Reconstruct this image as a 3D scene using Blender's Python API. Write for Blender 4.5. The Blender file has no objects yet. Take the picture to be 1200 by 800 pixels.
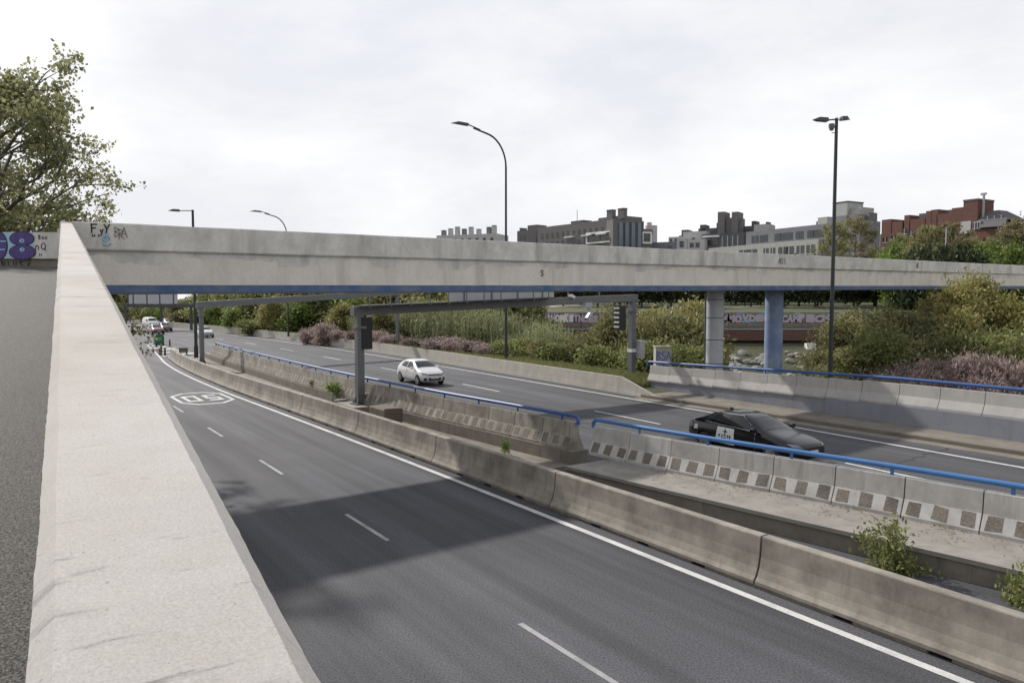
import bpy, math, random
import numpy as np
from mathutils import Vector, Matrix, noise as mn0
from mathutils.bvhtree import BVHTree
R = math.radians
S = bpy.context.scene
COL = S.collection

# ------------------------------------------------------------------ camera, sky, sun, exposure
F, H = 870.0, 5.25                      # focal length in 1200-px units, eye height above the road
PITCH = math.atan(50 / F)
cp, sp = math.cos(PITCH), math.sin(PITCH)
cam = bpy.data.cameras.new('camera')
camo = bpy.data.objects.new('camera', cam); COL.objects.link(camo)
camo.location = (0, 0, H); camo.rotation_euler = (math.pi / 2 - PITCH, 0, 0)
cam.sensor_width = 36; cam.lens = 36 * F / 1200
cam.clip_start = 0.03; cam.clip_end = 9000
S.camera = camo

SUN_AZ = math.atan2(-0.69, 0.724)         # from +Y towards +X; the sun stands left, beyond the bridge
SUN_EL = R(37.2)
sun = bpy.data.lights.new('sun', 'SUN'); sun.energy = 4.2; sun.angle = R(1.4); sun.color = (1, 0.955, 0.9)
suno = bpy.data.objects.new('sun', sun); COL.objects.link(suno)
sdir = Vector((math.sin(SUN_AZ) * math.cos(SUN_EL), math.cos(SUN_AZ) * math.cos(SUN_EL), math.sin(SUN_EL)))
suno.rotation_euler = sdir.to_track_quat('Z', 'Y').to_euler(); suno.location = (-30, 30, 60)

W = bpy.data.worlds.new('World'); S.world = W; W.use_nodes = True
nt = W.node_tree; nt.nodes.clear()
def wn(t, **k):
    n = nt.nodes.new(t)
    for a, b in k.items(): setattr(n, a, b)
    return n
sky = wn('ShaderNodeTexSky', sky_type='NISHITA', sun_disc=False, sun_elevation=SUN_EL, sun_rotation=SUN_AZ,
         altitude=600, air_density=1.0, dust_density=3.0, ozone_density=1.0)
tc = wn('ShaderNodeTexCoord')
mp = wn('ShaderNodeMapping'); mp.inputs['Scale'].default_value = (1.0, 1.0, 2.6); mp.inputs['Rotation'].default_value = (0.12, -0.1, 0.5)
no = wn('ShaderNodeTexNoise'); no.inputs['Scale'].default_value = 2.3; no.inputs['Detail'].default_value = 9; no.inputs['Roughness'].default_value = 0.58; no.inputs['Distortion'].default_value = 0.15
cr = wn('ShaderNodeValToRGB')
cr.color_ramp.elements[0].position = 0.36; cr.color_ramp.elements[0].color = (8.5, 8.65, 9.1, 1)
cr.color_ramp.elements[1].position = 0.60; cr.color_ramp.elements[1].color = (10.5, 10.45, 10.5, 1)
sx_ = wn('ShaderNodeSeparateXYZ'); el = wn('ShaderNodeMapRange'); el.inputs[1].default_value = 0.25; el.inputs[2].default_value = 0.9; el.inputs[3].default_value = 0.95; el.inputs[4].default_value = 0.45
mx = wn('ShaderNodeMix', data_type='RGBA')
bg = wn('ShaderNodeBackground'); bg.inputs[1].default_value = 0.1
ow = wn('ShaderNodeOutputWorld')
L = nt.links.new
L(tc.outputs['Generated'], sx_.inputs[0]); L(sx_.outputs['Z'], el.inputs[0]); L(el.outputs[0], mx.inputs[0]); L(tc.outputs['Generated'], mp.inputs[0]); L(mp.outputs[0], no.inputs[0]); L(no.outputs[0], cr.inputs[0])
L(sky.outputs[0], mx.inputs[6]); L(cr.outputs[0], mx.inputs[7]); L(mx.outputs[2], bg.inputs[0]); L(bg.outputs[0], ow.inputs[0])
S.view_settings.view_transform = 'Standard'; S.view_settings.look = 'None'
S.view_settings.exposure = 0.0; S.view_settings.gamma = 1.0; S.view_settings.use_curve_mapping = False
S.render.engine = 'CYCLES'; S.cycles.use_denoising = True
S.cycles.max_bounces = 6; S.cycles.transparent_max_bounces = 6

# ------------------------------------------------------------------ geometry of the place
TH = math.atan(600 / F); sn, cs = math.sin(TH), math.cos(TH)
def ray(px, py):
    a = (px - 600) / F; b = (400 - py) / F
    return Vector((a, cp + b * sp, -sp + b * cp))
def G(px, py, z=0.0):
    d = ray(px, py); k = (z - H) / d.z
    return Vector((d.x * k, d.y * k, z))
def D(px, py, Y):
    d = ray(px, py); k = Y / d.y
    return Vector((d.x * k, Y, H + d.z * k))
def PX(p):
    z = p[2] - H; f = p[1] * cp - z * sp; u = p[1] * sp + z * cp
    f = max(f, 0.01)
    return 600 + F * p[0] / f, 400 - F * u / f
def xy(s, t, z=0.0): return Vector((-s * sn + t * cs, s * cs + t * sn, z))
def st(p): return (-p[0] * sn + p[1] * cs, p[0] * cs + p[1] * sn)
ROT = math.atan2(-cs, sn)                # local x runs towards the camera along the road, local y to the far side

def curve(pts):
    a = np.array(pts, float)
    m = np.gradient(a[:, 1], a[:, 0])
    def f(s):
        s = np.asarray(s, float); i = np.clip(np.searchsorted(a[:, 0], s) - 1, 0, len(a) - 2)
        h = a[i + 1, 0] - a[i, 0]; u = np.clip((s - a[i, 0]) / h, 0, 1)
        return ((2*u**3 - 3*u**2 + 1) * a[i, 1] + (u**3 - 2*u**2 + u) * h * m[i] + (-2*u**3 + 3*u**2) * a[i+1, 1] + (u**3 - u**2) * h * m[i+1])
    return f
T_nearedge = curve([(-60, 10.75), (0, 10.75), (20, 10.7), (28, 10.6), (36, 10.45), (44, 10.3), (52, 10.35), (60, 10.62), (67, 11.1), (72.5, 11.7), (84, 12.85), (99, 14.2), (125, 13.2), (160, 9)])
T_nearbar = curve([(-60, 11.15), (0, 11.15), (20, 11.1), (28, 11.02), (36, 10.88), (44, 10.76), (52, 10.84), (60, 11.12), (68, 11.75), (76, 12.7)])
T_dash1 = curve([(-60, 6.75), (0, 6.75), (30, 6.85), (45, 6.9), (60, 7.2), (98, 10.2), (140, 8)])
T_medge = curve([(-60, 24.6), (0, 25.5), (10, 26.1), (22, 26.9), (32, 27.35), (50, 28.2), (70, 28.75), (91, 28.5), (120, 27.0), (145, 24.6), (200, 16), (300, -8), (420, -50)])
T_mdash = curve([(-60, 20.8), (0, 21.4), (9, 21.9), (22, 22.65), (35, 23.2), (50, 23.8), (66, 24.15), (79, 24.25), (91, 24.1), (120, 22.6), (145, 20.2), (200, 11.6), (300, -12), (420, -54)])
T_mdash2 = curve([(30, 19.0), (50, 19.6), (66, 19.9), (79, 20.0), (91, 19.8), (120, 18.3), (145, 15.9), (200, 7.3), (300, -16), (420, -58)])
T_rbar = curve([(28.5, 28.15), (42, 29.0), (56, 29.9), (73, 30.4), (90, 30.3), (120, 28.8), (155, 25.4), (200, 17.8), (300, -6), (420, -48)])
T_jer = curve([(-30, 20.5), (0, 17.04), (8, 16.14), (15, 15.04), (17.5, 14.82), (22, 14.5), (26, 14.2), (32, 13.95), (50, 14.1), (62, 14.5), (70, 15.0)])   # front foot of the block barriers
def Lp(a, b, x): return a + (b - a) * x

# ------------------------------------------------------------------ mesh helpers
random.seed(7); RNG = np.random.default_rng(11)
class MB:
    def __init__(s): s.v = []; s.f = []; s.m = []
    def add(s, vs, fs, mi=0):
        o = len(s.v); s.v += [tuple(v) for v in vs]; s.f += [tuple(i + o for i in f) for f in fs]; s.m += [mi] * len(fs)
    def box(s, x0, x1, y0, y1, z0, z1, mi=0):
        s.add([(x0,y0,z0),(x1,y0,z0),(x1,y1,z0),(x0,y1,z0),(x0,y0,z1),(x1,y0,z1),(x1,y1,z1),(x0,y1,z1)],
              [(3,2,1,0),(4,5,6,7),(0,1,5,4),(1,2,6,5),(2,3,7,6),(3,0,4,7)], mi)
    def bar(s, a, b, w, h, mi=0):
        a, b = Vector(a), Vector(b); d = (b - a).normalized()
        up = Vector((0,0,1)) if abs(d.z) < .9 else Vector((0,1,0))
        x = d.cross(up).normalized() * w / 2; y = x.normalized().cross(d) * h / 2
        vs = [a-x-y, a+x-y, a+x+y, a-x+y, b-x-y, b+x-y, b+x+y, b-x+y]
        s.add(vs, [(3,2,1,0),(4,5,6,7),(0,1,5,4),(1,2,6,5),(2,3,7,6),(3,0,4,7)], mi)
    def prism(s, prof, x0, x1, n=1, z=lambda x: 0, mi=0, jit=None, caps=True):
        k = len(prof); vs = []
        for i in range(n + 1):
            x = x0 + (x1 - x0) * i / n; dz = z(x)
            for j, (y, zz) in enumerate(prof):
                dy = dzz = 0
                if jit: dy, dzz = jit(x, j)
                vs.append((x, y + dy, zz + dz + dzz))
        fs = [(i*k + j, i*k + (j+1) % k, (i+1)*k + (j+1) % k, (i+1)*k + j) for i in range(n) for j in range(k)]
        if caps: fs += [tuple(range(k))[::-1], tuple(range(n*k, n*k + k))]
        s.add(vs, fs, mi)
    def tube(s, path, r, n=8, mi=0, caps=True):
        path = [Vector(p) for p in path]; rs = r if isinstance(r, (list, tuple)) else [r] * len(path)
        vs = []; ref = None
        for i, p in enumerate(path):
            d = (path[min(i+1, len(path)-1)] - path[max(i-1, 0)]).normalized()
            if ref is None: ref = Vector((0,0,1)) if abs(d.z) < .9 else Vector((1,0,0))
            a = d.cross(ref).normalized(); b = a.cross(d); ref = b if abs(d.dot(b)) < .9 else ref
            for j in range(n):
                w = 2 * math.pi * j / n; vs.append(p + (a * math.cos(w) + b * math.sin(w)) * rs[i])
        k = len(path)
        fs = [(i*n + j, i*n + (j+1) % n, (i+1)*n + (j+1) % n, (i+1)*n + j) for i in range(k-1) for j in range(n)]
        if caps: fs += [tuple(range(n))[::-1], tuple(range((k-1)*n, k*n))]
        s.add(vs, fs, mi)
    def build(s, name, mats, parent=None, loc=None, rz=0, smooth=False, ang=35):
        me = bpy.data.meshes.new(name); me.from_pydata(s.v, [], s.f); me.update()
        if not isinstance(mats, (list, tuple)): mats = [mats]
        for m in mats: me.materials.append(m)
        if len(mats) > 1: me.polygons.foreach_set('material_index', s.m)
        import bmesh
        bm = bmesh.new(); bm.from_mesh(me); bmesh.ops.recalc_face_normals(bm, faces=bm.faces); bm.to_mesh(me); bm.free()
        if smooth:
            me.polygons.foreach_set('use_smooth', [True] * len(me.polygons)); me.set_sharp_from_angle(angle=R(ang))
        return put(name, me, parent, loc, rz)
def put(name, me, parent=None, loc=None, rz=0):
    o = bpy.data.objects.new(name, me); COL.objects.link(o)
    if parent: o.parent = parent
    if loc is not None: o.location = loc
    o.rotation_euler.z = rz
    return o
def tag(o, label=None, cat=None, group=None, kind=None):
    if label: o['label'] = label
    if cat: o['category'] = cat
    if group: o['group'] = group
    if kind: o['kind'] = kind
    return o
def thing(name, label, cat, loc=(0,0,0), rz=0, group=None):
    o = bpy.data.objects.new(name, None); COL.objects.link(o); o.empty_display_size = .2
    o.location = loc; o.rotation_euler = (0, 0, rz)
    return tag(o, label, cat, group)
def copy_tree(o, parent=None, loc=None, rz=None):
    c = o.copy(); COL.objects.link(c)
    if parent: c.parent = parent
    for ch in list(o.children): copy_tree(ch, c)
    if loc is not None: c.location = loc
    if rz is not None: c.rotation_euler = (0, 0, rz)
    return c
ORD = ['', 'first', 'second', 'third', 'fourth', 'fifth', 'sixth', 'seventh', 'eighth', 'ninth', 'tenth', 'eleventh', 'twelfth', 'thirteenth',
       'fourteenth', 'fifteenth', 'sixteenth', 'seventeenth', 'eighteenth', 'nineteenth', 'twentieth']
def ordw(n):
    if n < len(ORD): return ORD[n]
    t = {2: 'twenty', 3: 'thirty', 4: 'forty'}[n // 10]
    return t + '-' + ORD[n % 10] if n % 10 else {3: 'thirtieth', 4: 'fortieth'}[n // 10]
def structure(o): o['kind'] = 'structure'; return o

# ------------------------------------------------------------------ materials
def mat(name):
    m = bpy.data.materials.new(name); m.use_nodes = True
    n = m.node_tree; b = n.nodes['Principled BSDF']
    return m, n, b
def nd(n, t, **k):
    x = n.nodes.new(t)
    for a, b in k.items():
        if a in x.inputs: x.inputs[a].default_value = b
        else: setattr(x, a, b)
    return x
def flat(name, c, rough=.6, metal=0, var=.12, scale=3, coat=0):
    m, n, b = mat(name)
    co = nd(n, 'ShaderNodeTexCoord'); no = nd(n, 'ShaderNodeTexNoise', Scale=scale, Detail=4)
    mx = nd(n, 'ShaderNodeMix', data_type='RGBA')
    mx.inputs[6].default_value = (*[x * (1 - var) for x in c], 1); mx.inputs[7].default_value = (*[min(1, x * (1 + var)) for x in c], 1)
    n.links.new(co.outputs['Object'], no.inputs[0]); n.links.new(no.outputs[0], mx.inputs[0]); n.links.new(mx.outputs[2], b.inputs['Base Color'])
    b.inputs['Roughness'].default_value = rough; b.inputs['Metallic'].default_value = metal
    b.inputs['Coat Weight'].default_value = coat
    return m
def concrete(name, c, dark, streak=.55, blotch=.4, fine=90, bump=.25, sxy=5.0, sz=.45, tint=(1, 1, 1), rand=True, spec=.12, cracks=0, cross=0, pits=0, big=0):
    m, n, b = mat(name); LK = n.links.new
    co = nd(n, 'ShaderNodeTexCoord'); oi = nd(n, 'ShaderNodeObjectInfo')
    ad = nd(n, 'ShaderNodeVectorMath', operation='MULTIPLY_ADD'); ad.inputs[1].default_value = (37, 17, 11)
    LK(oi.outputs['Random'], ad.inputs[0]); LK(co.outputs['Object'], ad.inputs[2])
    V = ad.outputs[0] if rand else co.outputs['Object']
    mp = nd(n, 'ShaderNodeMapping'); mp.inputs['Scale'].default_value = (sxy, sxy, sz); LK(V, mp.inputs[0])
    n1 = nd(n, 'ShaderNodeTexNoise', Scale=1.0, Detail=5, Roughness=.62); LK(mp.outputs[0], n1.inputs[0])
    r1 = nd(n, 'ShaderNodeMapRange'); r1.inputs[1].default_value = .45; r1.inputs[2].default_value = .75; r1.inputs[4].default_value = streak; LK(n1.outputs[0], r1.inputs[0])
    n2 = nd(n, 'ShaderNodeTexNoise', Scale=1.3, Detail=6, Roughness=.65); LK(V, n2.inputs[0])
    r2 = nd(n, 'ShaderNodeMapRange'); r2.inputs[1].default_value = .38; r2.inputs[2].default_value = .7; r2.inputs[4].default_value = blotch; LK(n2.outputs[0], r2.inputs[0])
    mxx = nd(n, 'ShaderNodeMath', operation='MAXIMUM'); LK(r1.outputs[0], mxx.inputs[0]); LK(r2.outputs[0], mxx.inputs[1])
    n3 = nd(n, 'ShaderNodeTexNoise', Scale=fine, Detail=3, Roughness=.7); LK(V, n3.inputs[0])
    r3 = nd(n, 'ShaderNodeMapRange'); r3.inputs[1].default_value = .3; r3.inputs[2].default_value = .7; r3.inputs[3].default_value = 1 - spec; r3.inputs[4].default_value = 1 + spec; LK(n3.outputs[0], r3.inputs[0])
    mx = nd(n, 'ShaderNodeMix', data_type='RGBA'); mx.inputs[6].default_value = (*c, 1); mx.inputs[7].default_value = (*dark, 1); LK(mxx.outputs[0], mx.inputs[0])
    ml = nd(n, 'ShaderNodeVectorMath', operation='SCALE'); LK(mx.outputs[2], ml.inputs[0]); LK(r3.outputs[0], ml.inputs['Scale'])
    last = ml.outputs[0]
    if cracks:
        wv = nd(n, 'ShaderNodeTexNoise', Scale=1.7, Detail=4); LK(V, wv.inputs[0])
        vm = nd(n, 'ShaderNodeVectorMath', operation='MULTIPLY_ADD'); vm.inputs[1].default_value = (.9, .9, .9); LK(wv.outputs['Color'], vm.inputs[0]); LK(V, vm.inputs[2])
        vo = nd(n, 'ShaderNodeTexVoronoi', feature='DISTANCE_TO_EDGE', Scale=cracks); LK(vm.outputs[0], vo.inputs[0])
        rr = nd(n, 'ShaderNodeMapRange'); rr.inputs[1].default_value = 0; rr.inputs[2].default_value = .006; rr.inputs[3].default_value = .66; rr.inputs[4].default_value = 1; LK(vo.outputs[0], rr.inputs[0])
        m2 = nd(n, 'ShaderNodeVectorMath', operation='SCALE'); LK(last, m2.inputs[0]); LK(rr.outputs[0], m2.inputs['Scale']); last = m2.outputs[0]
    if cross:
        for sc_, th_, am in (((16, 2.2, 3), .60, cross), ((48, 7, 9), .62, cross * .8), ((5, .8, 1), .63, cross * .5)):
            m3 = nd(n, 'ShaderNodeMapping'); m3.inputs['Scale'].default_value = sc_; m3.inputs['Rotation'].default_value = (0, 0, .12); LK(V, m3.inputs[0])
            n5 = nd(n, 'ShaderNodeTexNoise', Scale=1.0, Detail=5, Roughness=.65, Distortion=.4); LK(m3.outputs[0], n5.inputs[0])
            r5 = nd(n, 'ShaderNodeMapRange'); r5.inputs[1].default_value = th_; r5.inputs[2].default_value = th_ + .12; r5.inputs[3].default_value = 1; r5.inputs[4].default_value = 1 - am * .6; LK(n5.outputs[0], r5.inputs[0])
            m4 = nd(n, 'ShaderNodeVectorMath', operation='SCALE'); LK(last, m4.inputs[0]); LK(r5.outputs[0], m4.inputs['Scale']); last = m4.outputs[0]
    if pits:
        for ps_, th_ in ((pits, .10), (pits * 2.2, .12)):
            vo = nd(n, 'ShaderNodeTexVoronoi', feature='F1', Scale=ps_, Randomness=1.0); LK(V, vo.inputs[0])
            wh = nd(n, 'ShaderNodeTexWhiteNoise', noise_dimensions='3D'); LK(vo.outputs['Position'], wh.inputs['Vector'])
            cmp_ = nd(n, 'ShaderNodeMath', operation='MULTIPLY'); cmp_.inputs[1].default_value = th_; LK(wh.outputs[0], cmp_.inputs[0])
            lt = nd(n, 'ShaderNodeMath', operation='LESS_THAN'); LK(vo.outputs['Distance'], lt.inputs[0]); LK(cmp_.outputs[0], lt.inputs[1])
            r6 = nd(n, 'ShaderNodeMapRange'); r6.inputs[3].default_value = 1; r6.inputs[4].default_value = .62; LK(lt.outputs[0], r6.inputs[0])
            m6 = nd(n, 'ShaderNodeVectorMath', operation='SCALE'); LK(last, m6.inputs[0]); LK(r6.outputs[0], m6.inputs['Scale']); last = m6.outputs[0]
    if big:
        n7 = nd(n, 'ShaderNodeTexNoise', Scale=.45, Detail=7, Roughness=.7); LK(V, n7.inputs[0])
        r7 = nd(n, 'ShaderNodeMapRange'); r7.inputs[1].default_value = .48; r7.inputs[2].default_value = .72; r7.inputs[3].default_value = 1; r7.inputs[4].default_value = 1 - big; LK(n7.outputs[0], r7.inputs[0])
        m7 = nd(n, 'ShaderNodeVectorMath', operation='SCALE'); LK(last, m7.inputs[0]); LK(r7.outputs[0], m7.inputs['Scale']); last = m7.outputs[0]
    LK(last, b.inputs['Base Color']); b.inputs['Roughness'].default_value = .88
    if bump:
        bp = nd(n, 'ShaderNodeBump', Strength=bump, Distance=.01); LK(n3.outputs[0], bp.inputs['Height']); LK(bp.outputs[0], b.inputs['Normal'])
    return m
def asphalt(name, c, track=.25, fine=55, contrast=.5, bump=.35):
    m, n, b = mat(name); LK = n.links.new
    co = nd(n, 'ShaderNodeTexCoord')
    uv = co.outputs['UV']
    mp = nd(n, 'ShaderNodeMapping'); mp.inputs['Scale'].default_value = (.05, 1.15, 1); LK(uv, mp.inputs[0])
    n1 = nd(n, 'ShaderNodeTexNoise', Scale=1.0, Detail=4, Roughness=.5); LK(mp.outputs[0], n1.inputs[0])
    n2 = nd(n, 'ShaderNodeTexNoise', Scale=.35, Detail=6, Roughness=.6); LK(co.outputs['Object'], n2.inputs[0])
    n3 = nd(n, 'ShaderNodeTexNoise', Scale=fine, Detail=2, Roughness=.8); LK(co.outputs['Object'], n3.inputs[0])
    def rng(s, lo, hi, a=.3, bb=.7):
        r = nd(n, 'ShaderNodeMapRange'); r.inputs[1].default_value = a; r.inputs[2].default_value = bb; r.inputs[3].default_value = lo; r.inputs[4].default_value = hi; LK(s, r.inputs[0]); return r.outputs[0]
    a1 = rng(n1.outputs[0], 1 - track, 1 + track); a2 = rng(n2.outputs[0], .9, 1.1); a3 = rng(n3.outputs[0], 1 - contrast, 1 + contrast)
    q = nd(n, 'ShaderNodeMath', operation='MULTIPLY'); LK(a1, q.inputs[0]); LK(a2, q.inputs[1])
    q2 = nd(n, 'ShaderNodeMath', operation='MULTIPLY'); LK(q.outputs[0], q2.inputs[0]); LK(a3, q2.inputs[1])
    v = nd(n, 'ShaderNodeVectorMath', operation='SCALE'); v.inputs[0].default_value = c; LK(q2.outputs[0], v.inputs['Scale'])
    LK(v.outputs[0], b.inputs['Base Color']); b.inputs['Roughness'].default_value = .8
    b.inputs['Specular IOR Level'].default_value = .35
    bp = nd(n, 'ShaderNodeBump', Strength=bump, Distance=.008); LK(n3.outputs[0], bp.inputs['Height']); LK(bp.outputs[0], b.inputs['Normal'])
    return m
def leafmat(name, c0, c1, trans=.3):
    m, n, b = mat(name); LK = n.links.new; n.nodes.remove(b)
    at = nd(n, 'ShaderNodeAttribute', attribute_name='tone')
    mx = nd(n, 'ShaderNodeMix', data_type='RGBA'); mx.inputs[6].default_value = (*c0, 1); mx.inputs[7].default_value = (*c1, 1); LK(at.outputs['Fac'], mx.inputs[0])
    oi = nd(n, 'ShaderNodeObjectInfo'); hs = nd(n, 'ShaderNodeHueSaturation')
    r = nd(n, 'ShaderNodeMapRange'); r.inputs[3].default_value = 1.0; r.inputs[4].default_value = 1.5; LK(oi.outputs['Random'], r.inputs[0]); LK(r.outputs[0], hs.inputs['Value']); LK(mx.outputs[2], hs.inputs['Color'])
    hs.inputs['Saturation'].default_value = .95; d = nd(n, 'ShaderNodeBsdfPrincipled'); d.inputs['Roughness'].default_value = .6; d.inputs['Specular IOR Level'].default_value = .25
    t = nd(n, 'ShaderNodeBsdfTranslucent'); ms = nd(n, 'ShaderNodeMixShader'); ms.inputs[0].default_value = trans
    LK(hs.outputs[0], d.inputs['Base Color']); LK(hs.outputs[0], t.inputs[0]); LK(d.outputs[0], ms.inputs[1]); LK(t.outputs[0], ms.inputs[2])
    LK(ms.outputs[0], n.nodes['Material Output'].inputs[0])
    return m
def glass(name, c=(.015, .018, .02), rough=.06, spec=.7):
    m, n, b = mat(name); b.inputs['Base Color'].default_value = (*c, 1); b.inputs['Roughness'].default_value = rough; b.inputs['Specular IOR Level'].default_value = spec
    return m
def groundmat():
    m, n, b = mat('ground_soil'); LK = n.links.new
    co = nd(n, 'ShaderNodeTexCoord'); n1 = nd(n, 'ShaderNodeTexNoise', Scale=.12, Detail=8, Roughness=.65); LK(co.outputs['Object'], n1.inputs[0])
    n2 = nd(n, 'ShaderNodeTexNoise', Scale=3.5, Detail=6, Roughness=.7); LK(co.outputs['Object'], n2.inputs[0])
    r = nd(n, 'ShaderNodeValToRGB'); e = r.color_ramp.elements
    e[0].position = .35; e[0].color = (.05, .06, .02, 1); e[1].position = .68; e[1].color = (.095, .082, .05, 1)
    LK(n1.outputs[0], r.inputs[0])
    q = nd(n, 'ShaderNodeMapRange'); q.inputs[1].default_value = .3; q.inputs[2].default_value = .7; q.inputs[3].default_value = .6; q.inputs[4].default_value = 1.35; LK(n2.outputs[0], q.inputs[0])
    v = nd(n, 'ShaderNodeVectorMath', operation='SCALE'); LK(r.outputs[0], v.inputs[0]); LK(q.outputs[0], v.inputs['Scale']); LK(v.outputs[0], b.inputs['Base Color'])
    b.inputs['Roughness'].default_value = .95
    bp = nd(n, 'ShaderNodeBump', Strength=.6, Distance=.1); LK(n2.outputs[0], bp.inputs['Height']); LK(bp.outputs[0], b.inputs['Normal'])
    return m
M = {}
M['parapet'] = concrete('pale_worn_concrete', (.44, .42, .393), (.34, .30, .262), streak=.4, blotch=.8, fine=260, bump=.06, sxy=3.5, sz=3.5, spec=.17, cross=.95, pits=40, big=.16)
M['bridge'] = concrete('painted_bridge_concrete', (.73, .705, .655), (.27, .255, .225), streak=.75, blotch=.5, fine=50, bump=.12, sxy=1.5, sz=.3, big=.25)
M['girder'] = concrete('beige_girder_concrete', (.73, .685, .61), (.40, .37, .315), streak=.65, blotch=.35, fine=40, bump=.1, sxy=1.6, sz=.2)
M['blue_band'] = concrete('worn_blue_paint', (.055, .115, .25), (.20, .22, .26), streak=.5, blotch=.75, fine=30, bump=.1, sxy=1.5, sz=1.5)
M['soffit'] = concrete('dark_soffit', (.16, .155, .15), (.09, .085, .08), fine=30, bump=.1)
M['nearbar'] = concrete('stained_barrier_concrete', (.35, .315, .265), (.10, .09, .077), streak=.75, blotch=.75, fine=70, bump=.2, sxy=3.2, sz=.4, big=.4)
M['jersey'] = concrete('block_barrier_concrete', (.50, .485, .46), (.17, .155, .135), streak=.6, blotch=.5, fine=70, bump=.2, sxy=5, sz=.5)
M['jersey_old'] = concrete('weathered_barrier_concrete', (.36, .33, .28), (.085, .076, .066), streak=.85, blotch=.75, fine=70, bump=.2, sxy=4.2, sz=.5, big=.4)
M['jersey_grey'] = concrete('grey_barrier_concrete', (.40, .385, .365), (.22, .21, .195), streak=.5, blotch=.35, fine=60, bump=.15, sxy=4, sz=.5)
M['rough'] = concrete('exposed_aggregate', (.20, .175, .145), (.07, .062, .055), streak=.6, blotch=.8, fine=30, bump=1.0, sxy=22, sz=22, spec=.45)
M['floor'] = concrete('dirty_median_floor', (.24, .215, .18), (.10, .09, .075), streak=.5, blotch=.7, fine=40, bump=.3, sxy=1.5, sz=1.5, big=.4)
M['ledge'] = concrete('dirty_ledge_concrete', (.295, .275, .245), (.12, .11, .096), streak=.55, blotch=.55, fine=60, bump=.25, sxy=2.5, sz=.8)
M['oldwall'] = concrete('old_stained_wall', (.25, .225, .19), (.085, .078, .066), streak=.8, blotch=.6, fine=50, bump=.3, sxy=4, sz=.5)
M['bluegrey'] = concrete('bluegrey_painted_wall', (.235, .245, .275), (.15, .155, .18), streak=.6, blotch=.4, fine=30, bump=.1, sxy=2.5, sz=.4)
M['rwall'] = concrete('low_barrier_concrete', (.42, .395, .345), (.22, .20, .168), streak=.6, blotch=.5, fine=50, bump=.2, sxy=2.5, sz=.5)
M['pave'] = concrete('sidewalk_concrete', (.22, .198, .168), (.10, .09, .072), streak=.4, blotch=.7, fine=40, bump=.3, sxy=1, sz=1)
M['kerb'] = concrete('kerb_concrete', (.185, .165, .132), (.085, .075, .058), streak=.5, blotch=.6, fine=50, bump=.3, sxy=3, sz=3)
M['walk'] = asphalt('ramp_asphalt', (.062, .058, .053), track=.15, fine=95, contrast=2.2, bump=.9)
M['slip'] = asphalt('slip_road_asphalt', (.073, .0735, .081), track=.42, fine=30, contrast=.6)
M['road'] = asphalt('main_road_asphalt', (.072, .0728, .079), track=.34, fine=30, contrast=.4)
M['soil'] = groundmat()
M['paint'] = concrete('road_marking_paint', (.62, .62, .60), (.26, .26, .26), streak=.25, blotch=.5, fine=40, bump=.1, sxy=6, sz=6, spec=.2)
M['paint_worn'] = concrete('worn_road_paint', (.40, .40, .395), (.16, .16, .16), streak=.5, blotch=.7, fine=40, bump=.1, sxy=6, sz=6, spec=.3)
M['bluerail'] = flat('blue_rail_paint', (.055, .17, .40), .38, 0, .18, 2)
M['bluerail2'] = flat('deep_blue_rail_paint', (.03, .085, .26), .42, 0, .18, 2)
M['steel'] = flat('galvanised_steel', (.15, .155, .163), .55, .3, .2, 4)
M['darksteel'] = flat('dark_grey_steel', (.075, .078, .08), .55, .3, .15, 3)
M['greenpole'] = flat('dark_green_pole_paint', (.022, .03, .027), .5, 0, .15, 3)
M['panel'] = flat('grey_sign_back', (.42, .43, .46), .5, .2, .06, 1.5)
M['white'] = flat('white_enamel', (.72, .72, .70), .45, 0, .06, 2)
M['black'] = flat('black_plastic', (.015, .015, .016), .5, 0, .2, 3)
M['rubber'] = flat('tyre_rubber', (.02, .02, .02), .85, 0, .2, 6)
M['rim'] = flat('alloy_rim', (.35, .36, .37), .35, .7, .05, 3)
M['green'] = flat('green_sign_plastic', (.006, .14, .075), .45, 0, .12, 3)
M['block'] = concrete('brown_old_concrete', (.16, .135, .105), (.07, .06, .047), streak=.5, blotch=.6, fine=40, bump=.5)
M['rock'] = concrete('pale_rock', (.30, .29, .27), (.12, .115, .105), streak=.3, blotch=.7, fine=20, bump=.6, sxy=2, sz=2)
M['rust'] = flat('brown_rusty_steel', (.10, .05, .038), .7, 0, .3, 1)
M['bark'] = concrete('bark', (.12, .10, .08), (.05, .042, .035), streak=.7, blotch=.5, fine=30, bump=.6, sxy=8, sz=1)
M['sand'] = concrete('pale_sand_path', (.42, .37, .29), (.30, .26, .2), fine=10, bump=.1)
M['glassdark'] = glass('window_glass')
M['bayglass'] = glass('blue_bay_glass', (.10, .13, .18), .15)
M['winglass'] = glass('building_window_glass', (.03, .035, .04), .12)
M['grasslawn'] = flat('park_lawn', (.06, .078, .024), .9, 0, .4, .25)
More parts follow.
